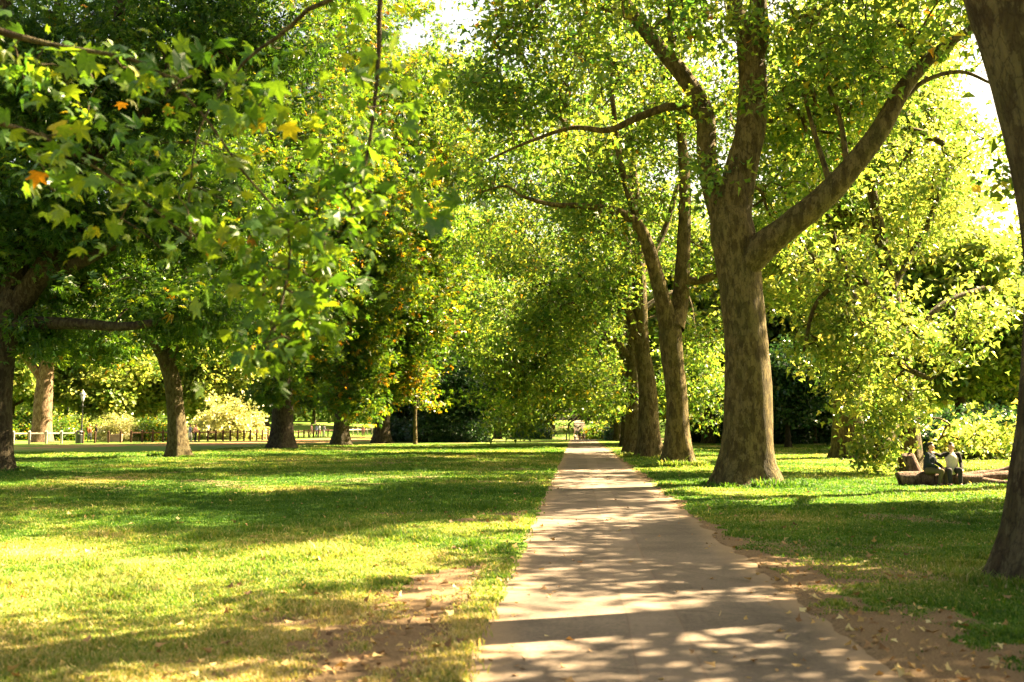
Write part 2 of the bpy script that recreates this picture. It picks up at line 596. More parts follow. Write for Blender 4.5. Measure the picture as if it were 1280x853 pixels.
ad = N(nt, 'ShaderNodeAttribute', attribute_name='dry')
nf_ = N(nt, 'ShaderNodeTexNoise', {'Vector': tc.outputs['Object'], 'Scale': 9, 'Detail': 8, 'Roughness': .7})
nm_ = N(nt, 'ShaderNodeTexNoise', {'Vector': tc.outputs['Object'], 'Scale': 1.3, 'Detail': 6, 'Roughness': .6})
nh_ = N(nt, 'ShaderNodeTexNoise', {'Vector': tc.outputs['Object'], 'Scale': 55, 'Detail': 4, 'Roughness': .7})
green = ramp(nt, nf_.outputs[0], [(.3, (.04, .10, .011)), (.5, (.075, .15, .018)), (.72, (.16, .21, .035))])
straw = ramp(nt, nf_.outputs[0], [(.3, (.15, .15, .04)), (.55, (.27, .24, .08)), (.75, (.38, .33, .14))])
dirt = ramp(nt, nh_.outputs[0], [(.3, (.075, .048, .026)), (.5, (.15, .10, .058)), (.7, (.28, .20, .12))])
dm = mathn(nt, 'ADD', ad.outputs['Fac'], mathn(nt, 'MULTIPLY', mathn(nt, 'SUBTRACT', nm_.outputs[0], .5), .9))
gcol = mix(nt, green, straw, ramp(nt, dm, [(.35, (0, 0, 0)), (.75, (1, 1, 1))]))
wm = mathn(nt, 'ADD', aw.outputs['Fac'], mathn(nt, 'MULTIPLY', mathn(nt, 'SUBTRACT', nf_.outputs[0], .5), .9))
gcol = mix(nt, gcol, dirt, ramp(nt, wm, [(.3, (0, 0, 0)), (.6, (1, 1, 1))]))
bp = N(nt, 'ShaderNodeBump', {'Height': mathn(nt, 'ADD', nf_.outputs[0], mathn(nt, 'MULTIPLY', nh_.outputs[0], .5)), 'Strength': .7, 'Distance': .05})
pb = N(nt, 'ShaderNodeBsdfPrincipled', {'Base Color': gcol, 'Roughness': .95, 'Specular IOR Level': .1, 'Normal': bp.outputs[0]})
nt.links.new(pb.outputs[0], out.inputs[0])
ground = link('ground', build_mesh('ground', np.stack([xf, yf, zf], -1), quads, 4, m,
                                   {'wear': ('POINT', wear(xf, yf)), 'dry': ('POINT', dryness(xf, yf))}, smooth=True))
ground['kind'] = 'structure'


def strip(name, centre, width, mat, lift=.012, step=2.0):
    c, _ = spline([(x, y, 0) for x, y in centre], [1] * len(centre), step)
    t = np.gradient(c, axis=0); t = unit(t)
    nrm = np.stack([-t[:, 1], t[:, 0], 0 * t[:, 0]], -1)
    cols = np.linspace(-.5, .5, 15) * width
    V = c[:, None] + nrm[:, None] * cols[None, :, None]
    V = V.reshape(-1, 3)
    V[:, 2] = ground_z(V[:, 0], V[:, 1]) + lift
    i = np.arange(len(V)).reshape(len(c), 15)
    q = np.stack([i[:-1, :-1], i[:-1, 1:], i[1:, 1:], i[1:, :-1]], -1).reshape(-1, 4)
    o = link(name, build_mesh(name, V, q, 4, mat, smooth=True))
    o['kind'] = 'structure'
    return o


# asphalt path
m, nt, out = newmat('path_asphalt')
tc = N(nt, 'ShaderNodeTexCoord')
sp = N(nt, 'ShaderNodeSeparateXYZ', {0: tc.outputs['Object']})
nb = N(nt, 'ShaderNodeTexNoise', {'Vector': tc.outputs['Object'], 'Scale': .9, 'Detail': 6, 'Roughness': .65})
nf_ = N(nt, 'ShaderNodeTexNoise', {'Vector': tc.outputs['Object'], 'Scale': 90, 'Detail': 3, 'Roughness': .8})
nw = N(nt, 'ShaderNodeTexNoise', {'Vector': tc.outputs['Object'], 'Scale': .12, 'Detail': 2})
c = ramp(nt, nb.outputs[0], [(.3, (.062, .047, .037)), (.5, (.108, .083, .065)), (.7, (.165, .128, .10))])
c = mix(nt, c, ramp(nt, nf_.outputs[0], [(.25, (.4, .4, .4)), (.5, (1, 1, 1)), (.75, (1.5, 1.45, 1.4))]), .9, 'MULTIPLY')
ng = N(nt, 'ShaderNodeTexNoise', {'Vector': tc.outputs['Object'], 'Scale': 22, 'Detail': 4, 'Roughness': .7})
c = mix(nt, c, ramp(nt, ng.outputs[0], [(.3, (.55, .55, .55)), (.5, (1, 1, 1)), (.72, (1.4, 1.38, 1.34))]), .9, 'MULTIPLY')
vc = N(nt, 'ShaderNodeTexVoronoi', {'Vector': mix(nt, tc.outputs['Object'], nb.outputs['Color'], .25), 'Scale': .55}, feature='DISTANCE_TO_EDGE')
c = mix(nt, c, (.06, .042, .03), mathn(nt, 'MULTIPLY', ramp(nt, vc.outputs['Distance'], [(.0, (1, 1, 1)), (.012, (0, 0, 0))]), .6))
wob = mathn(nt, 'MULTIPLY', mathn(nt, 'SUBTRACT', nw.outputs[0], .5), .35)
xx = mathn(nt, 'ADD', sp.outputs[0], wob)
for x0, wd in ((.42, .007), (.86, .010)):
    d = mathn(nt, 'ABSOLUTE', mathn(nt, 'SUBTRACT', xx, x0))
    c = mix(nt, c, (.10, .065, .045), mathn(nt, 'MULTIPLY', ramp(nt, mathn(nt, 'DIVIDE', d, wd * 2), [(.4, (1, 1, 1)), (1, (0, 0, 0))]), .6))
ins = mathn(nt, 'MULTIPLY', mathn(nt, 'GREATER_THAN', xx, .42), mathn(nt, 'LESS_THAN', xx, .86))
c = mix(nt, c, (.19, .145, .11), mathn(nt, 'MULTIPLY', ins, .3))
ed = mathn(nt, 'ABSOLUTE', mathn(nt, 'SUBTRACT', sp.outputs[0], .65))
edn = mathn(nt, 'ADD', ed, mathn(nt, 'MULTIPLY', mathn(nt, 'SUBTRACT', nb.outputs[0], .5), .7))
c = mix(nt, c, (.33, .235, .15), ramp(nt, edn, [(.0, (0, 0, 0)), (.95, (0, 0, 0)), (1.0, (.0, .0, .0))]))
n_e = mathn(nt, 'SUBTRACT', edn, 1.05)
c = mix(nt, c, (.22, .15, .09), mathn(nt, 'MULTIPLY', n_e, 2.2, clamp=True))
bp = N(nt, 'ShaderNodeBump', {'Height': nf_.outputs[0], 'Strength': .35, 'Distance': .01})
pb = N(nt, 'ShaderNodeBsdfPrincipled', {'Base Color': c, 'Roughness': .85, 'Specular IOR Level': .3, 'Normal': bp.outputs[0]})
nt.links.new(pb.outputs[0], out.inputs[0])
strip('path', [(.65, y) for y in (-20, 0, 40, 80, 110, 140, 170, 200, 240, 300, 360)], 3.2, m, lift=0.0, step=1.5)

m, nt, out = newmat('sandy_ride')
tc = N(nt, 'ShaderNodeTexCoord')
nb = N(nt, 'ShaderNodeTexNoise', {'Vector': tc.outputs['Object'], 'Scale': .5, 'Detail': 6, 'Roughness': .65})
c = ramp(nt, nb.outputs[0], [(.3, (.15, .07, .028)), (.5, (.25, .135, .06)), (.7, (.37, .22, .12))])
pb = N(nt, 'ShaderNodeBsdfPrincipled', {'Base Color': c, 'Roughness': .95, 'Specular IOR Level': .1})
nt.links.new(pb.outputs[0], out.inputs[0])
RIDE = m
strip('bridleway', [(GX(-500, 62), 58), (GX(-150, 68), 66), (GX(20, 74), 74), (GX(200, 84), 84), (GX(330, 95), 95), (GX(420, 110), 110), (GX(480, 130), 130), (GX(570, 150), 150), (GX(650, 163), 163), (10, 168), (40, 160), (75, 140), (120, 130)], 13, RIDE, lift=.02, step=3)

# ------------------------------------------------------------------ grass blades (stuff)
m, nt, out = newmat('grass_blade')
at = N(nt, 'ShaderNodeAttribute', attribute_name='tint')
c = ramp(nt, at.outputs['Fac'], [(0, (.03, .085, .010)), (.35, (.07, .145, .013)), (.65, (.17, .21, .045)), (.85, (.30, .26, .10)), (1, (.43, .35, .19))])
d_ = N(nt, 'ShaderNodeBsdfPrincipled', {'Base Color': c, 'Roughness': .6, 'Specular IOR Level': .25})
t_ = N(nt, 'ShaderNodeBsdfTranslucent', {'Color': mix(nt, c, (1.5, 1.45, .7), 1.0, 'MULTIPLY')})
s_ = N(nt, 'ShaderNodeMixShader', {0: .45, 1: d_.outputs[0], 2: t_.outputs[0]})
nt.links.new(s_.outputs[0], out.inputs[0])
GRASS_M = m


BASES = [(W(1304, 735, 10.8)[0], 10.8, .62), (W(935, 607, 28)[0], 28, 1.15), (W(848, 584, 40)[0], 40, .95), (W(-8, 588, 35)[0], 35, 1.0), (W(224, 573, 51)[0], 51, .95), (W(813, 570, 52)[0], 52, 1.0)]


def grass():
    g = np.random.default_rng(77)
    n = 1250000
    D = 5.0 * (85 / 5.0) ** (g.random(n) ** 1.0)
    x = (g.uniform(-.66, .53, n)) * D + g.uniform(-1.5, 1.5, n)
    y = D
    w = wear(x, y)
    on = (x < PX0 - .02 + g.normal(size=n) * .05) | (x > PX1 + .02 + g.normal(size=n) * .05)
    tuft = fbm(np.stack([x, y], -1) * 2.2, 91, 2)
    keep = on & (g.random(n) > w * 1.0) & (g.random(n) < .35 + 1.3 * tuft)
    x, y, w, tuft = x[keep], y[keep], w[keep], tuft[keep]
    n = len(x)
    keep = (y < 60) | (x > -25)
    x, y, w, tuft = x[keep], y[keep], w[keep], tuft[keep]
    tall = np.ones(len(x))
    for bx, by, br in BASES:
        k = 5200
        a = g.uniform(0, 2 * np.pi, k); rr = br * (1 + np.abs(g.normal(size=k)) * .22)
        ex, ey = bx + np.cos(a) * rr, by + np.sin(a) * rr
        ok = fbm(np.stack([ex, ey], -1) * 1.6, 95, 2) > .42
        ex, ey = ex[ok], ey[ok]
        x = np.concatenate([x, ex]); y = np.concatenate([y, ey]); w = np.concatenate([w, 0 * ex]); tuft = np.concatenate([tuft, .5 + 0 * ex])
        tall = np.concatenate([tall, g.uniform(1.2, 3.6, len(ex))])
    n = len(x)
    z = ground_z(x, y) + .012
    dry = dryness(x, y)
    h = (.022 + .05 * tuft ** 1.3) * g.uniform(.6, 1.3, n) * (1 - .45 * w)
    h *= np.where(g.random(n) < .02, 1.7, 1) * tall
    h *= 1 + 1.1 * sstep(.58, .75, fbm(np.stack([x, y], -1) * .9, 96, 2))
    wd = .0035 * (1 + y / 9) * g.uniform(.7, 1.4, n)
    a = g.uniform(0, 2 * np.pi, n)
    dirv = np.stack([np.cos(a), np.sin(a), 0 * a], -1)
    side = np.stack([-np.sin(a), np.cos(a), 0 * a], -1)
    base = np.stack([x, y, z], -1)
    lean = g.uniform(.1, 1.1, n)[:, None]
    up = np.array((0, 0, 1.0))
    mid = base + (h * .6)[:, None] * (up + dirv * lean * .4)
    tip = base + h[:, None] * (up * .92 + dirv * lean)
    V = np.stack([base - side * wd[:, None], base + side * wd[:, None], mid + side * wd[:, None] * .7, mid - side * wd[:, None] * .7, tip], 1)
    o = (np.arange(n) * 5)[:, None]
    F = np.stack([o + np.array((0, 1, 2)), o + np.array((0, 2, 3)), o + np.array((3, 2, 4))], 1).reshape(-1, 3)
    t = np.clip(.06 + dry * .80 + .35 * (fbm(np.stack([x, y], -1) * 1.1, 98, 3) - .5) + g.normal(size=n) * .16 + np.where(g.random(n) < .08, .4, 0), 0, 1)
    me = build_mesh('grass', V.reshape(-1, 3), F, 3, GRASS_M, {'tint': ('FACE', np.repeat(t, 3))})
    o = link('grass', me)
    o['kind'] = 'stuff'
    o['label'] = 'short sunlit lawn grass on both sides of the path'
    o['category'] = 'grass'


grass()

LITTER_M = leaf_mat('fallen_leaf', [(0, (.13, .07, .03)), (.4, (.26, .15, .06)), (.75, (.40, .28, .09)), (1, (.5, .42, .2))], (1.2, 1, .6), trans=.15, rough=.7)


def litter():
    g = np.random.default_rng(5)
    n = 12000
    D = 5.5 * (60 / 5.5) ** g.random(n)
    x = g.uniform(-.64, .5, n) * D
    w = wear(x, D)
    path = (x > PX0) & (x < PX1)
    near = np.exp(-np.minimum(np.abs(x - PX0), np.abs(x - PX1)) / 1.2)
    keep = g.random(n) < np.where(path, .03 + .22 * near ** 3, .10 + .5 * near + .35 * w)
    x, D = x[keep], D[keep]
    z = ground_z(x, D) + np.where((x > PX0) & (x < PX1), .012, .04) 
    n = len(x)
    V, F, T = leaves(np.stack([x, D, z], -1), 0.01, 1, .07, T_MID, (.45, .28), up=1.3, droop=0, seed=8)
    o = link('fallen_leaves', build_mesh('fallen_leaves', V, F, 3, LITTER_M, {'tint': ('FACE', T)}))
    o['kind'] = 'stuff'
    o['label'] = 'dry brown and yellow leaves scattered over the lawn and path edges'
    o['category'] = 'leaves'


litter()

# ------------------------------------------------------------------ right-hand avenue
AV = 'plane trees along the right of the path'
ptree('plane_tree', 'closest plane tree, its leaning grey trunk cut off by the right picture edge', 'tree', AV, 10.8,
      [(1304, 735, 48), (1308, 690, 48), (1312, 640, 47), (1326, 500, 46), (1335, 340, 48), (1318, 200, 50), (1294, 100, 50), (1263, 0, 50), (1225, -130, 46), (1190, -300, 40), (1170, -480, 34)],
      [[(1330, 340, 30, 0), (1420, 150, 26, .6), (1560, -50, 20, 1.5), (1700, -250, 14, 2.5)],
       [(1225, -130, 30, 0), (1120, -330, 24, -1), (950, -520, 18, -2), (760, -650, 10, -3)],
       [(1190, -300, 28, 0), (1300, -500, 22, 2), (1420, -750, 14, 4)],
       [(1170, -480, 30, 0), (1100, -700, 22, 2), (1050, -950, 12, 4)]],
      [(1280, -1100, 420, 220, 1, 4.5, 30), (1650, -350, 380, 260, 1, 4.5, 120), (700, -850, 300, 150, -2, 3, 12), (1550, -850, 420, 300, 2, 5, 85)],
      PLANE_L, NEAR_B, seed=11, per=30, size=.18, rc=.6, mul=2.2, flare=.38, flare_h=.45, seg=48, step=.12, rough=.05, gap=.5, lobes=6)

ptree('plane_tree', 'big forked plane tree with one long bare limb reaching out to the upper right', 'tree', AV, 28,
      [(935, 607, 32), (935, 590, 32), (935, 560, 30), (935, 520, 29.5), (934, 450, 27), (928, 380, 26), (922, 330, 27.5), (916, 290, 28), (912, 262, 24)],
      [[(932, 330, 20, -.2), (958, 305, 18, -.4), (990, 280, 16, -.6), (1040, 237, 14.5, -.8), (1095, 170, 12, -1), (1130, 110, 10, -1), (1160, 75, 8, -1), (1200, 45, 5, -1.2), (1250, 10, 3, -1.3)],
       [(914, 280, 24, 0), (924, 222, 20.5, 0), (937, 170, 19, 0), (941, 120, 18, .2), (939, 75, 17, .3), (932, 40, 14, .4), (915, 0, 11, .8), (905, -80, 9, 1.2), (890, -200, 6, 2)],
       [(908, 275, 19, .2), (893, 240, 15, .5), (883, 195, 13, .8), (880, 140, 12, 1), (852, 92, 11, 1.2), (816, 50, 9.5, 1.5), (790, 15, 8, 1.8), (765, -30, 6.5, 2), (730, -110, 4, 2.5)],
       [(940, 80, 14, .2), (950, 40, 12, 0), (948, 0, 11, -.2), (960, -80, 9, -.6), (990, -200, 6, -1)],
       [(882, 150, 6, 1), (845, 133, 5.5, .8), (800, 146, 5, .6), (760, 163, 4, .5), (715, 160, 3, .5), (660, 178, 2, .3), (610, 200, 1.2, .2)],
       [(850, 92, 5, 1.2), (838, 40, 4.5, 1), (842, -30, 3.5, 1)],
       [(1060, 215, 4, -.9), (1050, 150, 3, -.7), (1030, 90, 2.2, -.5), (1020, 30, 1.5, -.4)],
       [(800, 25, 4.5, 1.7), (740, 5, 4, 1.8), (690, -5, 3.5, 2), (655, 25, 3, 2), (625, 65, 2, 2), (590, 95, 1.2, 2)],
       [(1110, 150, 4, -1), (1150, 105, 3, -.6), (1200, 90, 2.4, -.3), (1240, 105, 1.5, 0)],
       [(1040, 237, 4, -.8), (1022, 180, 3, -.5), (1005, 120, 2, -.3)]],
      [(1040, 60, 130, 110, 0, 4, 90), (1000, 150, 110, 80, 3.5, 3, 60), (830, 40, 110, 90, 0, 4, 70), (725, 60, 120, 80, 0, 4, 48), (690, 140, 130, 50, 0, 4, 36),
       (870, 230, 50, 30, -.3, 1.2, 9), (930, -200, 300, 160, 0, 6, 160), (960, -340, 260, 110, 1, 6, 80), (1130, -60, 150, 110, 0, 4, 60), (980, 250, 60, 60, 2.5, 2, 16), (780, 120, 60, 50, 1, 2, 20), (690, -120, 180, 110, 0, 5, 70), (640, 150, 80, 45, 1, 4, 20), (610, 120, 50, 40, 2, 2, 18), (640, 40, 40, 30, 0, 2, 12), (1000, -420, 220, 130, 0, 5, 70)],
      PLANE_L, PLANE_B, seed=22, per=44, size=.2, rc=.8, flare=.55, flare_h=.55, seg=44, step=.2, rough=.07, gap=.44, mul=1.7, lobes=5)

ptree('plane_tree', 'plane tree beside the path with slender twin stems, second past the big forked one', 'tree', AV, 40,
      [(848, 584, 16), (848, 572, 16), (847, 540, 14.5), (846, 500, 13), (841, 450, 13.5), (838, 415, 14.5), (838, 395, 12)],
      [[(836, 410, 13, 0), (827, 370, 10, -.2), (812, 315, 8.5, -.4), (800, 285, 7, -.6), (775, 266, 5.5, -.8), (735, 258, 4.2, -1), (690, 256, 3, -1.2), (650, 245, 2, -1.4)],
       [(842, 410, 14, 0), (850, 375, 11, .3), (854, 320, 9, .4), (856, 240, 7.5, .5), (852, 170, 6, .6), (845, 90, 4, .8)],
       [(812, 315, 6, -.4), (796, 275, 5, -.2), (775, 200, 4, 0), (765, 120, 3, 0)],
       [(852, 350, 6, .4), (880, 350, 5, .2), (920, 330, 4, 0)]],
      [(760, 230, 90, 60, 0, 3.5, 60), (700, 290, 80, 60, -1, 3.5, 50), (850, 150, 90, 90, 1, 4, 60), (760, 80, 120, 90, 0, 5, 80), (650, 230, 70, 60, -1, 3, 40), (900, 330, 50, 60, 1.5, 2, 26), (660, 130, 80, 70, 2, 4, 40), (620, 250, 50, 60, 0, 3, 24), (700, 190, 70, 50, 0, 3, 30), (840, -120, 230, 140, 0, 6, 110), (860, -330, 220, 110, 1, 6, 70)],
      PLANE_L, PLANE_B, seed=33, per=44, size=.21, rc=.85, seg=32, gap=.44, mul=1.7, lobes=5)

ptree('plane_tree', 'straight olive trunked plane tree directly behind the slender twin stemmed one', 'tree', AV, 52,
      [(813, 570, 13.5), (813, 560, 13.5), (811, 530, 12.5), (809, 480, 11), (802, 430, 9.5), (799, 350, 8.5), (797, 280, 7), (790, 200, 5)],
      [[(803, 440, 7, 0), (780, 380, 5.5, -.3), (755, 360, 4.5, -.5), (725, 345, 3, -.8)],
       [(797, 345, 4.5, 0), (765, 335, 4, -.6), (735, 350, 2.5, -1)],
       [(799, 350, 5, 0), (830, 290, 4, 1), (850, 220, 3, 1.5)]],
      [(715, 370, 75, 55, -1, 3.5, 55), (770, 330, 60, 60, 0, 3.5, 40), (690, 410, 55, 40, -2, 3, 34), (870, 400, 40, 60, 2, 3, 30), (800, 180, 120, 100, 0, 6, 90), (640, 330, 60, 60, 0, 4, 40), (780, 0, 180, 120, 0, 7, 90), (800, -150, 180, 110, 0, 7, 90)],
      PLANE_L, PLANE_B, seed=44, per=44, size=.23, rc=.95, seg=26, gap=.42, mul=1.9)

ptree('plane_tree', 'dark plane trunk half hidden behind the straight olive trunk on the right', 'tree', AV, 61,
      [(794, 566, 12), (793, 550, 11), (792, 500, 10), (790, 430, 8.5), (786, 340, 6.5), (780, 240, 4)],
      [[(791, 450, 5, 0), (760, 420, 4, -.8), (725, 425, 3, -1.5), (690, 440, 2, -2)], [(788, 400, 5, 0), (830, 370, 4, 1), (870, 360, 2.5, 2)]],
      [(700, 450, 60, 45, -2, 4, 55), (745, 490, 40, 30, -1, 3, 28), (680, 390, 60, 50, 0, 4, 40), (880, 470, 40, 50, 3, 4, 36), (760, 260, 100, 90, 0, 6, 80), (620, 330, 60, 70, -2, 5, 50), (630, 420, 50, 60, -3, 4, 40), (640, 480, 45, 40, -2, 3, 30)],
      PLANE_L, BROWN_B, seed=55, per=40, size=.26, rc=.95, seg=20)

ptree('plane_tree', 'smaller dark plane past the three close trunks, boughs drooping over the path', 'tree', AV, 78,
      [(783, 556, 7), (783, 545, 6.5), (782, 500, 6), (778, 420, 5), (772, 320, 3.5)],
      [[(781, 480, 3.5, 0), (755, 500, 3, -1), (735, 525, 2, -2)], [(778, 430, 3.5, 0), (730, 420, 2.5, -2), (690, 450, 1.5, -3)]],
      [(690, 500, 50, 32, -2, 4, 60), (650, 520, 40, 22, -3, 4, 30), (740, 440, 50, 50, 0, 5, 50), (700, 380, 60, 60, 0, 6, 60), (760, 505, 22, 22, -1, 3, 18), (840, 470, 50, 50, 3, 5, 40), (750, 280, 90, 80, 0, 7, 70), (740, 150, 120, 90, 0, 7, 90), (830, 290, 60, 80, 2, 6, 50), (650, 230, 80, 90, 2, 6, 70), (600, 130, 70, 80, 3, 6, 50)],
      PLANE_L, DARK_B, seed=66, per=36, size=.32, rc=1.1, seg=16)

ptree('plane_tree', 'farthest right-hand plane tree, dark trunk beside the teal litter bin', 'tree', AV, 105,
      [(772, 553, 5), (772, 540, 4.5), (771, 500, 4), (766, 420, 3), (760, 330, 2)],
      [[(770, 470, 2.5, 0), (745, 450, 2, -2), (715, 470, 1.2, -3)]],
      [(745, 470, 30, 30, -2, 5, 45), (690, 470, 50, 40, -3, 6, 60), (720, 400, 60, 50, 0, 7, 60), (790, 450, 40, 60, 2, 6, 50), (660, 430, 50, 60, 0, 7, 50), (740, 300, 80, 70, 0, 9, 70)],
      PLANE_L, DARK_B, seed=77, per=36, size=.42, rc=1.4, seg=12)

# ------------------------------------------------------------------ left-hand row
LV = 'broadleaf trees in the row across the left lawn'
ptree('chestnut_tree', 'dark many stemmed tree at the far left edge with low spreading limbs', 'tree', LV, 35,
      [(-8, 588, 22), (-8, 570, 22), (-6, 500, 20), (0, 430, 21), (14, 390, 22), (25, 365, 17)],
      [[(20, 385, 16, 0), (52, 340, 14, -.3), (82, 288, 12, -.5), (106, 220, 10, -.8), (130, 120, 8, -1), (150, 10, 6, -1.2), (170, -120, 4, -1.5)],
       [(14, 390, 17, 0), (22, 330, 14, .4), (42, 260, 11, .8), (52, 150, 9, 1), (72, 20, 7, 1.2), (90, -120, 4, 1.5)],
       [(4, 390, 17, 0), (2, 320, 14, .5), (-2, 200, 12, .6), (8, 50, 9, .8), (0, -120, 6, 1)],
       [(10, 408, 10, 0), (50, 404, 8.5, -.6), (100, 405, 7, -1), (160, 408, 5.5, -1.4), (230, 395, 3.5, -1.8), (280, 385, 2, -2)],
       [(50, 345, 10, -.3), (100, 328, 8, -1), (150, 300, 6, -1.6), (205, 245, 4, -2), (250, 200, 2, -2.4)],
       [(106, 220, 6, -.8), (160, 160, 5, -1), (220, 110, 3.5, -1.2), (280, 60, 2, -1.4)]],
      [(130, 120, 170, 110, 0, 5, 150), (60, 280, 120, 80, 0, 4.5, 80), (220, 260, 100, 70, -1, 4, 70), (220, 385, 90, 38, -1, 3.5, 60), (-80, 200, 130, 170, 0, 5, 80), (120, -120, 250, 140, 0, 6, 130), (200, -260, 300, 130, 0, 7, 170), (370, -130, 140, 120, 0, 4, 100), (30, 120, 120, 110, 3, 3, 70), (90, 330, 120, 70, 4, 2, 50), (60, 420, 60, 25, 1, 3, 16), (300, 60, 90, 80, 0, 4, 50)],
      CHEST_L, DARK_B, seed=101, tpl=T_CHEST, per=30, size=.25, rc=.85, tint=(.28, .2), seg=28, flare=.4, gap=.3)

ptree('chestnut_tree', 'leaning tree with a pale broken fork, in front of the gap in the left fence', 'tree', LV, 51,
      [(224, 573, 12.5), (223, 560, 12), (220, 520, 10.5), (216, 480, 10.5), (208, 452, 10), (203, 440, 9)],
      [[(207, 452, 8, 0), (190, 420, 6.5, -.4), (173, 368, 6, -.8), (160, 335, 5, -1), (146, 270, 4, -1.2), (130, 180, 3, -1.4)],
       [(210, 455, 9, 0), (217, 420, 8, .3), (228, 350, 7, .6), (238, 250, 5.5, .9), (245, 120, 4, 1.2)],
       [(215, 440, 5, 0), (260, 410, 4, -.8), (310, 400, 2.5, -1.5)], [(205, 430, 4, 0), (150, 415, 3, 1), (90, 425, 2, 2)]],
      [(205, 320, 100, 75, 0, 4.5, 70), (265, 405, 70, 35, -1, 4, 40), (120, 430, 80, 25, 1, 4, 30), (230, 180, 140, 100, 0, 6, 110), (240, 0, 200, 120, 0, 7, 110), (280, -150, 200, 100, 0, 7, 90), (300, 300, 60, 70, -1, 4, 40)],
      CHEST_L, BROWN_B, seed=112, tpl=T_CHEST, per=32, size=.28, rc=.95, tint=(.42, .2), seg=22, gap=.33)

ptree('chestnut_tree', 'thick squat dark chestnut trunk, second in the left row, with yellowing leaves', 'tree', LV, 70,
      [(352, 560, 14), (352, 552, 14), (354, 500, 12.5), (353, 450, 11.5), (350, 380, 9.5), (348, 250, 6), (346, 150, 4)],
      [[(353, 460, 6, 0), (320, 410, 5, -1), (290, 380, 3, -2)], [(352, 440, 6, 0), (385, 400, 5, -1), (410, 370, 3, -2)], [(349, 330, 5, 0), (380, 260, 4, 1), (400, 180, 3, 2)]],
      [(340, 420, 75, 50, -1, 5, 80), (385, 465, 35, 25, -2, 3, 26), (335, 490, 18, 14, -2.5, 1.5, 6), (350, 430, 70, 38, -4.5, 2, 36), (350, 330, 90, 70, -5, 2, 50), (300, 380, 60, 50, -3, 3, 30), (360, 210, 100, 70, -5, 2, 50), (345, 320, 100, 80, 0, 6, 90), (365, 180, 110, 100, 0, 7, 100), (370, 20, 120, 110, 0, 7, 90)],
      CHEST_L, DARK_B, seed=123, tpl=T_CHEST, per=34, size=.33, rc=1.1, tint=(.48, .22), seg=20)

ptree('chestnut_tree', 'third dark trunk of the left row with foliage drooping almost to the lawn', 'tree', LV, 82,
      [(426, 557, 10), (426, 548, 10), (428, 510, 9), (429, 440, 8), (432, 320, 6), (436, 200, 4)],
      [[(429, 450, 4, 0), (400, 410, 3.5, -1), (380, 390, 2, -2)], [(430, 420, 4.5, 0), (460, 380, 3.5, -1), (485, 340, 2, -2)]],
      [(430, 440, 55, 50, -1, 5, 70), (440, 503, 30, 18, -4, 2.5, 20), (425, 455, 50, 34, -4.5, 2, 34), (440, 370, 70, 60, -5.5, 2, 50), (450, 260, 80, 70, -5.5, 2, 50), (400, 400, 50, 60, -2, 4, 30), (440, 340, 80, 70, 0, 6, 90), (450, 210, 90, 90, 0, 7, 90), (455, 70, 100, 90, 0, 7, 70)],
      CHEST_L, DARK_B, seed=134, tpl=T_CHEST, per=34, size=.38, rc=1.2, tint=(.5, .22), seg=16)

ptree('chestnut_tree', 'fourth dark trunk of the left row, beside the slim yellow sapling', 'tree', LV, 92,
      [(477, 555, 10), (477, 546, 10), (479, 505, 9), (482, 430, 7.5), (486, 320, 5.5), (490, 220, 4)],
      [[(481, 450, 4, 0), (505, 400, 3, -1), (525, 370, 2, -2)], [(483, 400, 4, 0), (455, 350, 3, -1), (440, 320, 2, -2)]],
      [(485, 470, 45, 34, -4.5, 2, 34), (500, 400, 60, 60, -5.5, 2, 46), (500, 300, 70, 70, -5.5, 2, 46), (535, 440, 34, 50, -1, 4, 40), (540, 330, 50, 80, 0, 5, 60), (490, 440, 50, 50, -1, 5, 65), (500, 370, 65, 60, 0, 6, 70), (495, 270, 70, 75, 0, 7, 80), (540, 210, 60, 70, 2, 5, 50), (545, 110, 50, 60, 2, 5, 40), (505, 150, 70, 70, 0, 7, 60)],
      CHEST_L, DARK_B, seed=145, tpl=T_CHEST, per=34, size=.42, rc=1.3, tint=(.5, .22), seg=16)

ptree('sapling', 'slim young tree with yellow leaves in front of dark evergreens', 'tree', None, 86,
      [(519, 554, 2.6), (519, 545, 2.4), (519, 520, 2), (520, 490, 1.5), (521, 465, .8)],
      [[(519, 510, 1.1, 0), (508, 490, .8, -.3), (500, 478, .4, -.5)], [(520, 500, 1.1, 0), (532, 485, .8, -.3), (541, 476, .4, -.5)]],
      [(520, 480, 26, 36, 0, 2, 26), (533, 505, 20, 8, -.5, 1.5, 8), (508, 462, 16, 18, 0, 1.2, 9)],
      CHEST_L, BROWN_B, seed=151, per=22, size=.28, rc=.75, tint=(.72, .2), seg=10, flare=.2)

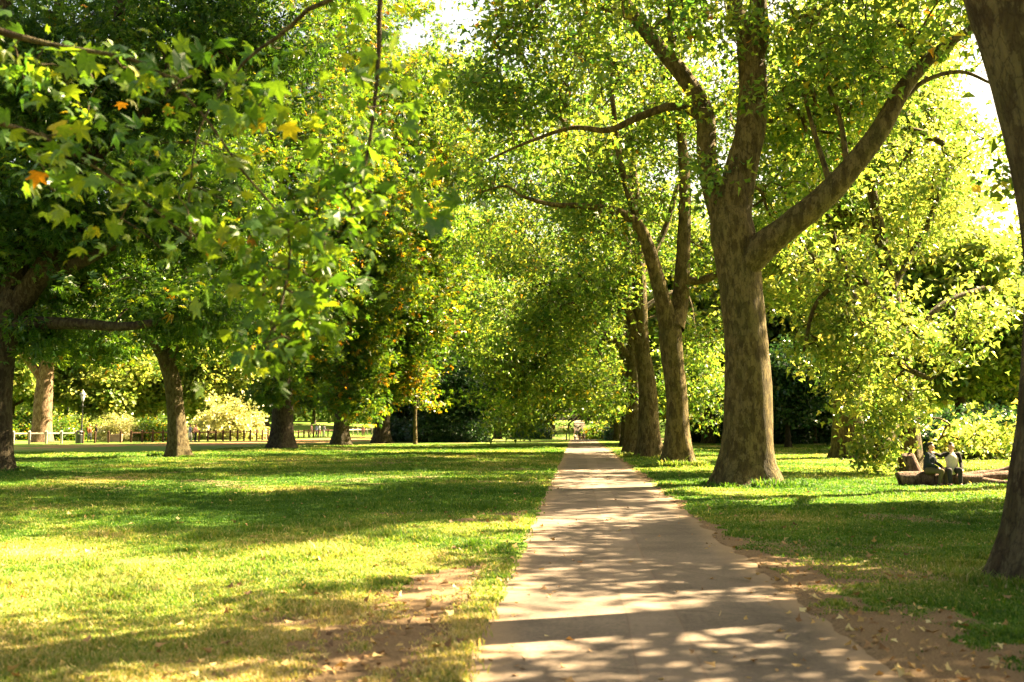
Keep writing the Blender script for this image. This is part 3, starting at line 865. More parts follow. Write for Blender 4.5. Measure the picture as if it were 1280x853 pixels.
# trees that carry the avenue on along the left of the path
for i, (px, D, lab, lm, bl) in enumerate([
    (588, 112, 'tall dark green tree behind the evergreen bushes left of the path', CHEST_L, [(575, 480, 36, 30, -5, 2, 24), (580, 400, 55, 60, -6, 2, 50), (570, 430, 45, 60, 0, 6, 70), (580, 320, 60, 70, 0, 7, 90), (575, 210, 60, 70, 0, 7, 70)]),
    (622, 140, 'mid green tree at the end of the left lawn beside the leafy verge', PLANE_L, [(622, 500, 34, 26, -6, 3, 26), (622, 430, 45, 50, -8, 3, 50), (622, 470, 40, 40, 0, 7, 60), (625, 390, 55, 60, 0, 8, 80), (620, 300, 60, 60, 0, 9, 70)]),
    (655, 165, 'distant pale green tree left of the walkers on the path', PLANE_L, [(655, 505, 30, 22, -6, 3, 26), (658, 440, 40, 50, -9, 3, 50), (655, 480, 36, 36, 0, 8, 60), (660, 410, 45, 50, 0, 9, 70), (655, 330, 50, 50, 0, 9, 60)]),
]):
    ptree('avenue_tree', lab, 'tree', 'distant trees along the left of the path', D,
          [(px, 532 + FPX * 1.65 / D, 5), (px, 540, 4.6), (px + 1, 500, 4), (px + 2, 420, 3), (px + 2, 330, 2)],
          [[(px, 500, 2.2, 0), (px - 18, 460, 1.6, -2), (px - 30, 430, 1, -3)], [(px + 1, 480, 2.2, 0), (px + 20, 440, 1.6, -2), (px + 34, 420, 1, -3)]],
          bl, lm, DARK_B, seed=160 + i, per=34, size=.45, rc=1.6, tint=(.42, .2), seg=12)

# ------------------------------------------------------------------ right side beyond the log
ptree('maple_tree', 'bright yellow green tree drooping to the ground behind the two seated people', 'tree', None, 37,
      [(1138, 588, 13), (1138, 575, 12), (1137, 540, 11), (1132, 480, 10), (1122, 400, 9), (1105, 320, 8), (1090, 240, 6)],
      [[(1128, 440, 6, 0), (1085, 360, 5, -1), (1050, 320, 4.5, -1.6), (1040, 290, 3.5, -1.8)],
       [(1050, 320, 5, -1.6), (1066, 372, 5, -2.2), (1092, 415, 4.2, -2.8), (1125, 455, 3.4, -3.2), (1165, 475, 2.5, -3.5)],
       [(1136, 520, 5, 0), (1115, 545, 4.5, -1.2), (1100, 560, 3, -2.2), (1092, 575, 2, -2.8)],
       [(1128, 430, 5, 0), (1180, 380, 4, .5), (1230, 360, 3, 1)],
       [(1115, 360, 5, 0), (1160, 280, 4, .5), (1190, 200, 3, 1)],
       [(1060, 345, 3, -1.9), (1020, 380, 2.5, -2), (1005, 440, 2, -2)]],
      [(1075, 60, 120, 80, -2, 4, 60), (1010, 170, 60, 70, -2, 3, 30), (1060, 310, 85, 70, -1, 3.5, 70), (1120, 420, 80, 55, -2, 3, 60), (1190, 430, 60, 70, 0, 3, 50), (1195, 520, 45, 40, 1, 2.5, 32), (1100, 548, 20, 30, -2.2, 1, 11), (1040, 430, 45, 40, -1, 2.5, 24),
       (1150, 220, 90, 80, 1, 4, 60), (1230, 540, 32, 30, 1, 2, 16), (1062, 485, 30, 22, -1.5, 1.5, 9), (1130, 505, 26, 20, -2, 1.2, 10), (1090, 140, 90, 80, 2, 4, 50), (1236, 480, 30, 50, 1, 2, 20)],
      BRIGHT_L, BROWN_B, seed=201, per=40, size=.21, rc=.65, tint=(.45, .26), seg=18, gap=.40, droop=.5, minz=.3, mul=2.0, flat=.95)

ptree('plane_tree', 'tall sunlit plane behind the long bare limb, its trunk hidden by the drooping tree', 'tree', None, 50,
      [(1068, 573, 13), (1068, 560, 12), (1066, 500, 11), (1060, 400, 9), (1050, 300, 8), (1045, 200, 6)],
      [[(1052, 320, 6, 0), (1100, 220, 5, 1), (1140, 120, 3, 2)], [(1050, 300, 6, 0), (1000, 220, 5, 1), (970, 130, 3, 2)], [(1046, 220, 5, 0), (1060, 80, 4, 0), (1080, -60, 2, 0)]],
      [(1060, 210, 130, 90, 0, 5, 90), (1020, 80, 120, 100, 1, 5, 90), (1120, 90, 70, 100, 0, 4, 60), (1150, 250, 80, 60, 0, 4, 50), (1000, 330, 80, 80, 2, 4, 60), (1060, -80, 160, 90, 0, 6, 80)],
      BRIGHT_L, BROWN_B, seed=222, per=44, size=.26, rc=.95, tint=(.5, .22), seg=18, gap=.3)

# ------------------------------------------------------------------ generic background trees
def make_variant(seed, h, spread, lm, bm, size, per, nclump, tint, rc=1.3, gap=.36, mul=None):
    """a background tree in its own metres, base at origin; built once, copied with all its parts"""
    g = np.random.default_rng(seed)
    base = np.zeros(3)
    lean = g.normal(size=2) * .03 * h
    tk = [(np.array((0, 0, -.1)), .035 * h * .9), (np.array((lean[0] * .2, lean[1] * .2, .18 * h)), .03 * h * .8),
          (np.array((lean[0] * .6, lean[1] * .6, .45 * h)), .02 * h * .8), (np.array((lean[0], lean[1], .82 * h)), .006 * h)]
    ls = []
    for i in range(7):
        a = i * 2.4 + g.uniform(0, .6); z0 = h * g.uniform(.2, .5)
        dv = np.array((math.cos(a), math.sin(a), 0))
        f = z0 / h
        st = np.array((lean[0] * f, lean[1] * f, z0))
        ls.append([(st, .012 * h), (st + dv * spread * .35 + np.array((0, 0, h * .08)), .008 * h), (st + dv * spread * .75 + np.array((0, 0, h * .16)), .004 * h)])
    bl = []
    for i in range(9):
        a = i * 2.4; rr = spread * (.55 if i else 0) * g.uniform(.7, 1.2); z = h * g.uniform(.32, .85)
        rr *= 1.1 - max(0, (z / h - .5)) * 1.2
        bl.append(((math.cos(a) * rr, math.sin(a) * rr, z), (spread * .48, spread * .48, h * .15), nclump // 9))
    bl.append(((0, 0, h * .62), (spread * .8, spread * .8, h * .36), nclump // 3))
    return tree('tree', '', 'tree', None, base, tk, ls, bl, lm, bm, tpl=T_FAR, seed=seed, per=per, size=size, rc=rc, tint=tint, seg=12, step=.8, flare=.3, minz=.12 * h, k=.016, gap=gap, mul=mul)


def make_bush(seed, h, spread, lm, size, per, nclump, tint, flat=1.0, lab=''):
    g = np.random.default_rng(seed)
    root = thing('shrub', lab, 'shrub')
    n = nclump
    u = unit(g.normal(size=(n, 3))) * (g.random(n) ** .4)[:, None]
    u[:, 2] = np.abs(u[:, 2])
    lump = .75 + .5 * vnoise(unit(u) * 2.2 + 7, seed)
    p = u * np.array((spread, spread, h * .92)) * lump[:, None]
    p[:, 2] = np.maximum(p[:, 2], .12 * h * g.random(n))
    st = []
    for i in range(14):
        e = p[g.integers(n)] * .8
        st.append(tube(*spline([(0.1 * e[0], .1 * e[1], 0), e * np.array((.5, .5, .6)), e], [.05, .035, .01], .3), 5))
    v, f = join_tubes(st)
    link('stems', build_mesh('stems', v, f, 4, DARK_B, smooth=True), root)
    v, f, t = leaves(p, spread * .16, per, size, T_FAR, tint, up=.7, seed=seed, flat=.8)
    link('foliage', build_mesh('foliage', v, f, 3, lm, {'tint': ('FACE', t)}), root)
    return root


FIRST = {}


def place(make, key, name, label, cat, group, px, D, scale=1.0, rot=0.0, sz=1.0):
    if key not in FIRST:
        o = FIRST[key] = make()
    else:
        o = copy_tree(FIRST[key])
    o.name = name
    o['label'] = label; o['category'] = cat
    if group:
        o['group'] = group
    elif 'group' in o:
        del o['group']
    x = GX(px, D)
    o.location = (x, D, ground_z(np.array([x]), np.array([float(D)]))[0])
    o.rotation_euler = (0, 0, rot)
    o.scale = (scale, scale, scale * sz)
    return o


# far wood closing the view beyond the park
def far_wood():
    g = np.random.default_rng(640)
    n = 5200
    a = g.uniform(R(-52), R(44), n)
    d = g.uniform(215, 300, n)
    x = np.sin(a) * d; y = np.cos(a) * d
    gap = np.abs(x - .65) < 9
    h = 20 + 14 * fbm(np.stack([x, y], -1) * .04, 641, 3)
    z = ground_z(x, y) + h * g.random(n) ** .8
    C = np.stack([x, y, z], -1)[~gap]
    v, f, t = leaves(C, 3.2, 26, 1.3, T_FAR, (.42, .22), seed=642)
    o = link('far_wood', build_mesh('far_wood', v, f, 3, PLANE_L, {'tint': ('FACE', t)}))
    o['kind'] = 'stuff'
    o['label'] = 'distant mixed wood closing the view behind the park'
    o['category'] = 'woodland'


far_wood()

def make_high(seed, h=25, spread=5.2):
    g = np.random.default_rng(seed)
    V_ = lambda x, y, z: np.array((x, y, z), float)
    tk = [(V_(0, 0, -.1), .62), (V_(.1, 0, 4), .5), (V_(.3, .2, 11), .38), (V_(.2, .3, 17), .24), (V_(0, 0, 22), .1)]
    ls, bl = [], []
    for i in range(7):
        a = i * 2.4; z0 = 10 + i * 1.3; dv = V_(math.cos(a), math.sin(a), 0); q = spread * g.uniform(.7, 1)
        ls.append([(V_(.25, .2, z0), .2), (V_(.25, .2, z0 + 2) + dv * q * .4, .12), (V_(.2, .2, z0 + 3.6) + dv * q * .9, .05)])
        bl.append((tuple(V_(.2, .2, z0 + 4) + dv * q * .75), (2.6, 2.6, 1.7), 34))
    bl.append(((0, 0, 20.5), (4, 4, 3), 50))
    return tree('plane_tree', '', 'tree', None, np.zeros(3), tk, ls, bl, PLANE_L, PLANE_B, tpl=T_MID, seed=seed, per=52, size=.24, rc=.85, tint=(.42, .2), seg=16, step=.6, flare=.4, minz=10, k=.014, gap=.5, mul=1.45)


VAR = {
    'high': lambda: make_high(307),
    'sparse': lambda: make_variant(306, 22, 8.5, PLANE_L, DARK_B, .28, 56, 620, (.4, .2), rc=.9, gap=.55, mul=2.6),
    'bright': lambda: make_variant(301, 20, 8, BRIGHT_L, BROWN_B, .6, 34, 700, (.5, .22)),
    'plane': lambda: make_variant(302, 22, 8.5, PLANE_L, DARK_B, .6, 34, 700, (.45, .2)),
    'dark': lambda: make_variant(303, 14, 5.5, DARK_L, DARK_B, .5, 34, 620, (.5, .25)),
    'gold': lambda: make_variant(304, 16, 7, BRIGHT_L, BROWN_B, .55, 34, 620, (.56, .2)),
    'blue': lambda: make_variant(305, 13, 5, BLUE_L, DARK_B, .46, 36, 560, (.5, .22)),
}
BG = [
    # left, beyond the fence
    ('gold', 'sunny_tree', 'sunlit golden tree right behind the lamp post', None, 130, 118, 1.0, .3),
    ('bright', 'sunny_tree', 'yellow green tree behind the fence at the far left edge', None, 10, 112, .9, 1.9),
    ('gold', 'sunny_tree', 'golden tree showing just right of the leaning forked trunk', None, 255, 125, .9, 2.6),
    ('blue', 'blue_conifer', 'blue green conifer behind the purple shrub', None, 318, 130, .7, .2),
    ('dark', 'shady_tree', 'dark tree on the bright slope between the second and third left trunks', None, 392, 175, .8, 1.2),
    ('plane', 'background_tree', 'tall green tree rising behind the dark left edge tree', None, -40, 130, 1.15, .7),
    ('plane', 'background_tree', 'tall green tree behind the leaning forked trunk', None, 190, 150, 1.2, 2.2),
    ('bright', 'background_tree', 'tall yellow green tree above the squat chestnut trunk', None, 330, 160, 1.3, .1),
    ('plane', 'background_tree', 'tall tree above the strollers on the far slope', None, 440, 205, 1.35, 3.1),
    ('bright', 'background_tree', 'sunlit tree filling the gap behind the fourth left trunk', None, 520, 170, 1.25, 4.2),
    ('plane', 'background_tree', 'deep background tree left of the evergreen bushes', None, 555, 220, 1.5, 1.4),
    ('dark', 'shady_tree', 'dark conical evergreen left of the path, tallest of the dark clump', None, 560, 98, .62, 0),
    ('dark', 'shady_tree', 'dark evergreen at the right of the dark clump by the leafy verge', None, 592, 102, .5, 2.0),
    ('dark', 'shady_tree', 'dark evergreen between the fourth left trunk and the sapling', None, 503, 104, .5, 4.0),
    # far end of the avenue
    ('bright', 'avenue_end_tree', 'sunlit tree closing the far end of the path on its left', None, 690, 250, 1.2, .8),
    ('gold', 'avenue_end_tree', 'golden tree closing the far end of the path on its right', None, 765, 240, 1.1, 2.8),
    ('plane', 'avenue_end_tree', 'green tree in the middle distance right of the litter bin', None, 808, 150, 1.1, .5),
    ('plane', 'avenue_end_tree', 'high pale crown over the vanishing point of the path', None, 728, 330, 1.7, 1.9),
    # right
    ('bright', 'sunny_tree', 'bright tree seen between the slender twin stems and the big forked trunk', None, 885, 92, .95, 1.1),
    ('dark', 'shady_tree', 'dark tree just right of the big forked trunk, with a slim bare stem', None, 985, 74, .55, .3),
    ('dark', 'shady_tree', 'dark rounded evergreen between the slim dark tree and the cut stump', None, 1018, 92, .55, 1.3),
    ('bright', 'sunny_tree', 'bright tall tree behind the right end of the lawn', None, 1010, 95, 1.1, 3.0),
    ('gold', 'sunny_tree', 'golden tall tree behind the drooping tree', None, 1105, 88, 1.2, .9),
    ('bright', 'sunny_tree', 'sunlit tree behind the two seated people, right of the drooping tree', None, 1200, 70, .78, 2.0),
    ('plane', 'background_tree', 'hazy pale tree against the patch of white sky on the right', None, 1236, 120, 1.12, 2.5),
    ('dark', 'shady_tree', 'blue black tree beside the near right trunk', None, 1272, 72, .98, .6),
    ('plane', 'background_tree', 'tall tree standing behind the big forked trunk', None, 945, 125, 1.25, 5.0),
    ('bright', 'background_tree', 'far tree above the cut stump', None, 1060, 140, 1.2, .4),
    ('plane', 'background_tree', 'far tree between the golden tall tree and the hazy pale one', None, 1160, 135, 1.0, 3.3),
]
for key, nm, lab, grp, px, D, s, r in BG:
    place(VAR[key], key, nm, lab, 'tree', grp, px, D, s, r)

# the second avenue row, out of the frame to the right; only its shade reaches the lawn and the path
for (key, x, y, s, sz, r, lab) in [('sparse', 15, 17.5, .8, 1, .5, 'tall plane tree off to the right of the picture, level with the near right trunk'),
                                   ('sparse', 14, 6.5, .8, 1, 4.1, 'tall plane tree off to the right, nearest the photographer'),
                                   ('sparse', 13.9, 20.5, .5, 1.3, 2.2, 'young plane tree off to the right, just behind the near right trunk'),
                                   ('high', 16.5, 29, 1, 1, 3.0, 'high crowned plane tree off to the right, between the near right trunk and the log'),
                                   ('high', 13.2, 50.5, .95, 1, 5.1, 'high crowned plane tree rising behind the drooping tree'),
                                   ('high', 16, 60, 1, 1, .1, 'high crowned plane tree seen above the tip of the long bare limb')]:
    o = place(VAR[key], key, 'plane_tree', lab, 'tree', 'plane trees of the next row', 700, 50, s, r, sz)
    o.location = (x, y, 0)

# background thicket: shrubs along the far lawn edges
BV = {
    'pale': lambda: make_bush(401, 3.2, 2.6, PALE_L, .26, 30, 260, (.55, .25)),
    'green': lambda: make_bush(402, 3.0, 3.2, CHEST_L, .28, 26, 300, (.5, .25)),
    'darkb': lambda: make_bush(403, 3.4, 3.4, DARK_L, .28, 28, 320, (.45, .25)),
    'pink': lambda: make_bush(404, 2.4, 1.9, PINK_L, .2, 26, 200, (.55, .25)),
    'gold': lambda: make_bush(405, 3.2, 3.0, BRIGHT_L, .28, 26, 280, (.6, .22)),
}
BUSH = [
    ('pale', 'shrub', 'large cream variegated shrub just right of the leaning forked trunk', 287, 114, 1.6, 0),
    ('pale', 'shrub', 'pale grey green shrub behind the bollards right of the two people in black', 150, 102, .9, 1.0),
    ('green', 'shrub', 'low rounded green shrub behind the fence, left of the leaning forked trunk', 190, 104, .85, 2.0),
    ('gold', 'shrub', 'golden shrub behind the two people in black by the lamp post', 118, 112, 1.0, .4),
    ('pink', 'shrub', 'rounded purple pink shrub behind the fence', 315, 116, .95, 1.2),
    ('green', 'shrub', 'dark green shrub at the foot of the pale trunk behind the fence', 72, 104, .85, 3.0),
    ('green', 'shrub', 'shady shrub behind the first pale fence posts', 24, 110, 1.0, 4.0),
    ('darkb', 'shrub', 'low dark bush under the evergreens, left of the sapling', 496, 100, .72, 0),
    ('darkb', 'shrub', 'low dark bush under the evergreens, right of the sapling', 540, 97, .8, 1.5),
    ('darkb', 'shrub', 'dark bush at the right tip of the evergreen clump', 583, 97, .75, 2.6),
    ('darkb', 'shrub', 'dark bush by the teal litter bin', 785, 112, .72, 3.3),
    ('darkb', 'shrub', 'dark bush beyond the path just left of the far walkers', 665, 150, 1.0, 4.4),
    ('green', 'shrub', 'sunlit bush right of the far walkers', 748, 195, 1.1, 4.6),
    ('darkb', 'shrub', 'dark bush behind the big forked trunk', 905, 100, .95, 1.4),
    ('darkb', 'shrub', 'dark bush under the slim bare stem right of the big forked trunk', 968, 93, 1.05, 1.1),
    ('darkb', 'shrub', 'dark thicket left of the cut stump', 1025, 96, 1.05, 2.1),
    ('darkb', 'shrub', 'dark thicket right of the cut stump', 1096, 78, .85, 3.1),
    ('green', 'shrub', 'leafy shrub behind the cut stump at the lawn edge', 1066, 84, .5, 3.6),
    ('darkb', 'shrub', 'dark thicket directly behind the two seated people', 1180, 58, .8, 5.0),
    ('gold', 'shrub', 'sunlit shrub right of the two seated people', 1222, 50, .62, .7),
    ('darkb', 'shrub', 'dark thicket against the near right trunk', 1262, 60, .85, 1.9),
    ('green', 'shrub', 'green bush beyond the pair of plane trunks at the right edge of the path', 870, 96, .8, 2.9),
]
for key, nm, lab, px, D, s, r in BUSH:
    place(BV[key], 'b' + key, nm, lab, 'shrub', 'shrubs edging the park', px, D, s, r)

# pale trunk beyond the fence
ptree('pale_tree', 'broad pale trunk lit from the right, standing behind the pale fence rails', 'tree', None, 93,
      [(52, 556, 13), (52, 545, 12.5), (53, 520, 11.5), (55, 490, 11), (58, 455, 9), (62, 400, 6)],
      [[(56, 480, 6, 0), (35, 450, 5, -1), (15, 430, 3, -2)], [(58, 460, 6, 0), (85, 430, 4, -1), (110, 415, 3, -2)]],
      [(60, 410, 90, 50, 0, 6, 80), (40, 330, 100, 60, 0, 7, 60)], PLANE_L, PALE_B, seed=501, per=30, size=.36, rc=1.2, seg=18, flare=.25)

# cut stump-like short trunk with sprouting leaves, far right lawn
ptree('pollard_tree', 'short thick pollarded trunk with a tuft of leaves on the far right lawn', 'tree', None, 62,
      [(1072, 566, 6), (1072, 560, 5.5), (1072, 550, 5), (1071, 535, 4.5), (1070, 520, 3.5)],
      [[(1071, 540, 2.5, 0), (1060, 520, 2, -.4), (1050, 505, 1.2, -.6)], [(1071, 535, 2.5, 0), (1084, 515, 2, -.4), (1094, 500, 1.2, -.6)]],
      [(1072, 525, 26, 26, 0, 1.4, 24), (1066, 495, 40, 26, 0, 1.8, 26)], BRIGHT_L, DARK_B, seed=511, per=30, size=.24, rc=.6, seg=14, flare=.3)

# ------------------------------------------------------------------ near overhanging tree, left (trunk out of frame)
FT = []
fg = np.random.default_rng(900)
for (px, py, D) in [(20, 62, 6.6), (45, 76, 6.5), (75, 85, 6.7), (30, 100, 6.8), (100, 60, 7.2), (190, 88, 6.0), (215, 72, 6.2), (228, 108, 6.1), (205, 120, 6.3), (240, 95, 6.6), (160, 85, 6.8),
                    (330, 118, 6.2), (318, 148, 6.3), (385, 140, 6.0), (402, 188, 6.4), (60, 170, 6.3), (95, 168, 6.2), (132, 205, 6.6), (62, 208, 6.6), (35, 195, 6.8), (110, 150, 7.0),
                    (160, 232, 6.7), (182, 262, 6.6), (140, 290, 6.8), (222, 242, 6.5), (250, 230, 6.7), (236, 272, 6.5), (252, 312, 6.5), (280, 250, 6.9), (292, 290, 6.7),
                    (330, 330, 6.5), (350, 300, 6.7), (310, 280, 7.0), (400, 232, 6.8), (430, 240, 6.6), (452, 228, 6.6), (396, 270, 6.8), (424, 290, 6.6), (405, 312, 6.2), (440, 262, 6.6),
                    (484, 70, 6.8), (486, 120, 6.2), (462, 125, 6.3), (470, 175, 7.0), (505, 250, 6.2), (517, 262, 6.3), (446, 200, 7.0), (300, 372, 6.6), (340, 402, 6.4), (328, 430, 6.2),
                    (362, 424, 6.2), (384, 402, 6.5), (372, 372, 6.7), (318, 352, 6.7), (400, 372, 6.8), (330, 440, 6.6), (270, 340, 6.9), (200, 180, 7.0), (260, 180, 7.1), (300, 200, 7.2), (120, 110, 7.2),
                    (70, 240, 7.0), (200, 310, 7.0), (380, 340, 7.0), (475, 30, 7.0), (350, 60, 7.4), (310, 100, 7.2), (420, 320, 6.9), (460, 250, 7.0), (390, 290, 7.2), (345, 360, 7.0)]:
    FT.append(W(px, py, D))
def pp(px, py, r, D):
    return (W(px, py, D), r)
tb = np.array((-7.2, 4.2, -.05))
tree('plane_tree', 'overhanging plane tree at the left whose large near leaves hang in front of the lawn', 'tree', None, tb,
     [(tb, .42), (tb + np.array((0, 0, 1.2)), .38), (tb + np.array((.1, .1, 3)), .34), (tb + np.array((.3, .3, 5.5)), .28), (tb + np.array((.4, .6, 8)), .2)],
     [[(tb + np.array((.2, .2, 4)), .12), pp(-250, -60, .09, 5.6), pp(-60, 20, .034, 6.2), pp(60, 55, .018, 6.5), pp(180, 80, .013, 6.6), pp(250, 140, .010, 6.8), pp(300, 210, .009, 6.8), pp(360, 290, .008, 6.7), pp(352, 380, .009, 6.6), pp(340, 420, .006, 6.5)],
      [(tb + np.array((.3, .3, 5.5)), .13), pp(-100, -330, .10, 5.8), pp(180, -180, .06, 6.2), pp(410, -25, .022, 6.8), pp(385, 12, .018, 6.9), pp(345, 48, .015, 7), pp(305, 78, .011, 7), pp(250, 160, .007, 7), pp(235, 260, .008, 6.8)],
      [pp(180, -180, .05, 6.2), pp(380, -150, .035, 6.4), pp(466, -60, .022, 6.6), pp(474, 30, .018, 6.7), pp(470, 110, .014, 6.7), pp(458, 200, .01, 6.8), pp(440, 260, .007, 6.7)],
      [pp(-250, -60, .06, 5.6), pp(-80, 120, .025, 6), pp(50, 170, .012, 6.4), pp(150, 230, .009, 6.7), pp(240, 300, .008, 6.6)]],
     [(tb + np.array((-1.5, -.5, 8.5)), (3.0, 3, 2), 60), (tb + np.array((-3, -1.5, 6)), (2.5, 2.5, 2), 40)],
     NEAR_L, NEAR_B, seed=902, tpl=T_NEAR, per=14, size=.118, rc=.32, tint=(.34, .18), odd=.006, clumps=np.array(FT), gap=.2, seg=24, step=.12, k=.0035, droop=.5, rough=.04, sag=.05)


# ------------------------------------------------------------------ people
def caps_mesh(caps, seg=14, rings=6):
    vs, fs, o = [], [], 0
    for p0, r0, p1, r1 in caps:
        p0 = np.asarray(p0, float); p1 = np.asarray(p1, float)
        ax = p1 - p0; L = np.linalg.norm(ax)
        ax = ax / L if L > 1e-6 else np.array((0, 0, 1.0))
        u = np.cross(ax, (.31, .87, .2)); u /= np.linalg.norm(u); v = np.cross(ax, u)
        rows = []
        for k in range(1, rings + 1):
            a = -math.pi / 2 + math.pi / 2 * k / (rings + .0)
            rows.append((p0 + ax * r0 * math.sin(a), r0 * math.cos(a)))
        for k in range(0, rings):
            a = math.pi / 2 * k / (rings + .0)
            rows.append((p1 + ax * r1 * math.sin(a), r1 * math.cos(a)))
        th = np.linspace(0, 2 * np.pi, seg, endpoint=False)
        V = np.array([c + r * (np.cos(t) * u + np.sin(t) * v) for c, r in rows for t in th])
        n = len(rows)
        V = np.vstack([V, p0 - ax * r0, p1 + ax * r1])
        F = []
        for i in range(n - 1):
            for j in range(seg):
                F.append((i * seg + j, i * seg + (j + 1) % seg, (i + 1) * seg + (j + 1) % seg, (i + 1) * seg + j))
        a, b = n * seg, n * seg + 1
        for j in range(seg):
            F.append((a, (j + 1) % seg, j)); F.append((b, (n - 1) * seg + j, (n - 1) * seg + (j + 1) % seg))
        vs.append(V); fs += [tuple(q + o for q in f) for f in F]; o += len(V)
    return np.vstack(vs), fs


def fused(name, caps, voxel, mat, parent, smooth=3):
    """one continuous surface from overlapping tapered limbs"""
    V, F = caps_mesh(caps)
    me = bpy.data.meshes.new(name)
    me.from_pydata([tuple(v) for v in V], [], F)
    tmp = bpy.data.objects.new(name, me)
    COL.objects.link(tmp)
    md = tmp.modifiers.new('fuse', 'REMESH'); md.mode = 'VOXEL'; md.voxel_size = voxel; md.use_smooth_shade = True
    if smooth:
        s = tmp.modifiers.new('soft', 'SMOOTH'); s.iterations = smooth; s.factor = .5
    dg = bpy.context.evaluated_depsgraph_get()
    ev = tmp.evaluated_get(dg)
    res = bpy.data.meshes.new_from_object(ev)
    res.name = name
    bpy.data.objects.remove(tmp)
    res.materials.clear(); res.materials.append(mat)
    return link(name, res, parent)


SKIN = flat_mat('skin', (.46, .26, .18), .55, .4, .06)
HAIRD = flat_mat('dark_hair', (.007, .005, .004), .6, .3, .3, 60)
HAIRB = flat_mat('brown_hair', (.018, .010, .006), .6, .3, .3, 60)
CL = {k: flat_mat(k + '_cloth', c, .85, .15, .18, 40) for k, c in dict(navy=(.018, .024, .035), black=(.014, .013, .014), cream=(.55, .48, .36), olive=(.09, .075, .04), white=(.75, .72, .68),
      pink=(.55, .3, .26), blue=(.16, .2, .32), rust=(.3, .11, .05), grey=(.22, .21, .22), tan=(.36, .26, .16), charcoal=(.03, .028, .03)).items()}


def hand_caps(wrist, dirv, side, palm_n, curl=.5, s=1.0):
    """palm, four unequal fingers bent at the knuckle and a thumb off the side"""
    wrist = np.asarray(wrist, float); d = unit(np.asarray(dirv, float)); sd_ = unit(np.asarray(side, float)); nn = unit(np.asarray(palm_n, float))
    c = [(wrist, .026 * s, wrist + d * .045 * s, .028 * s)]
    kn = wrist + d * .085 * s
    for k, (o, ln) in enumerate(((-.030, .068), (-.010, .078), (.010, .074), (.029, .058))):
        a = kn + sd_ * o * s
        c.append((wrist + d * .03 * s + sd_ * o * .7 * s, .014 * s, a, .011 * s))
        m1 = a + (d * (1 - curl * .5) + nn * curl * .6) * ln * .5 * s
        m2 = m1 + (d * (1 - curl) + nn * curl) * ln * .5 * s
        c += [(a, .0098 * s, m1, .009 * s), (m1, .009 * s, m2, .0075 * s)]
    t0 = wrist + d * .02 * s - sd_ * .026 * s
    t1 = t0 + (d * .7 - sd_ * .75 + nn * .2) * .035 * s
    t2 = t1 + (d * .9 - sd_ * .2 + nn * .4) * .03 * s
    c += [(t0, .013 * s, t1, .011 * s), (t1, .011 * s, t2, .009 * s)]
    return c


def head_caps(top_neck, face, s=1.0):
    """skull, jaw, nose, brow, ears; face = unit direction looked at"""
    f = unit(np.asarray(face, float)); up = np.array((0, 0, 1.0)); r = unit(np.cross(f, up)); up = np.cross(r, f)
    c0 = np.asarray(top_neck, float) + up * .115 * s + f * .02 * s
    caps = [(c0 + up * .03 * s - f * .02 * s, .082 * s, c0 + up * .03 * s + f * .022 * s, .078 * s),
            (c0 + f * .03 * s - up * .0 * s, .068 * s, c0 + f * .045 * s - up * .075 * s, .042 * s),
            (c0 + f * .098 * s + up * .012 * s, .010 * s, c0 + f * .112 * s - up * .022 * s, .014 * s),
            (c0 + f * .083 * s - up * .058 * s - r * .016 * s, .010 * s, c0 + f * .083 * s - up * .058 * s + r * .016 * s, .010 * s)]
    for q in (-1, 1):
        caps.append((c0 + r * q * .078 * s + up * .015 * s, .014 * s, c0 + r * q * .076 * s - up * .02 * s, .010 * s))
    eyes = [c0 + f * .088 * s + r * q * .031 * s + up * .018 * s for q in (-1, 1)]
    mouth = (c0 + f * .0935 * s - up * .056 * s, r, f, up)
    hair = [(c0 + up * .055 * s - f * .035 * s, .084 * s, c0 + up * .098 * s + f * .028 * s, .058 * s), (c0 - f * .055 * s, .07 * s, c0 - f * .05 * s - up * .04 * s, .055 * s)]
    return caps, eyes, mouth, hair


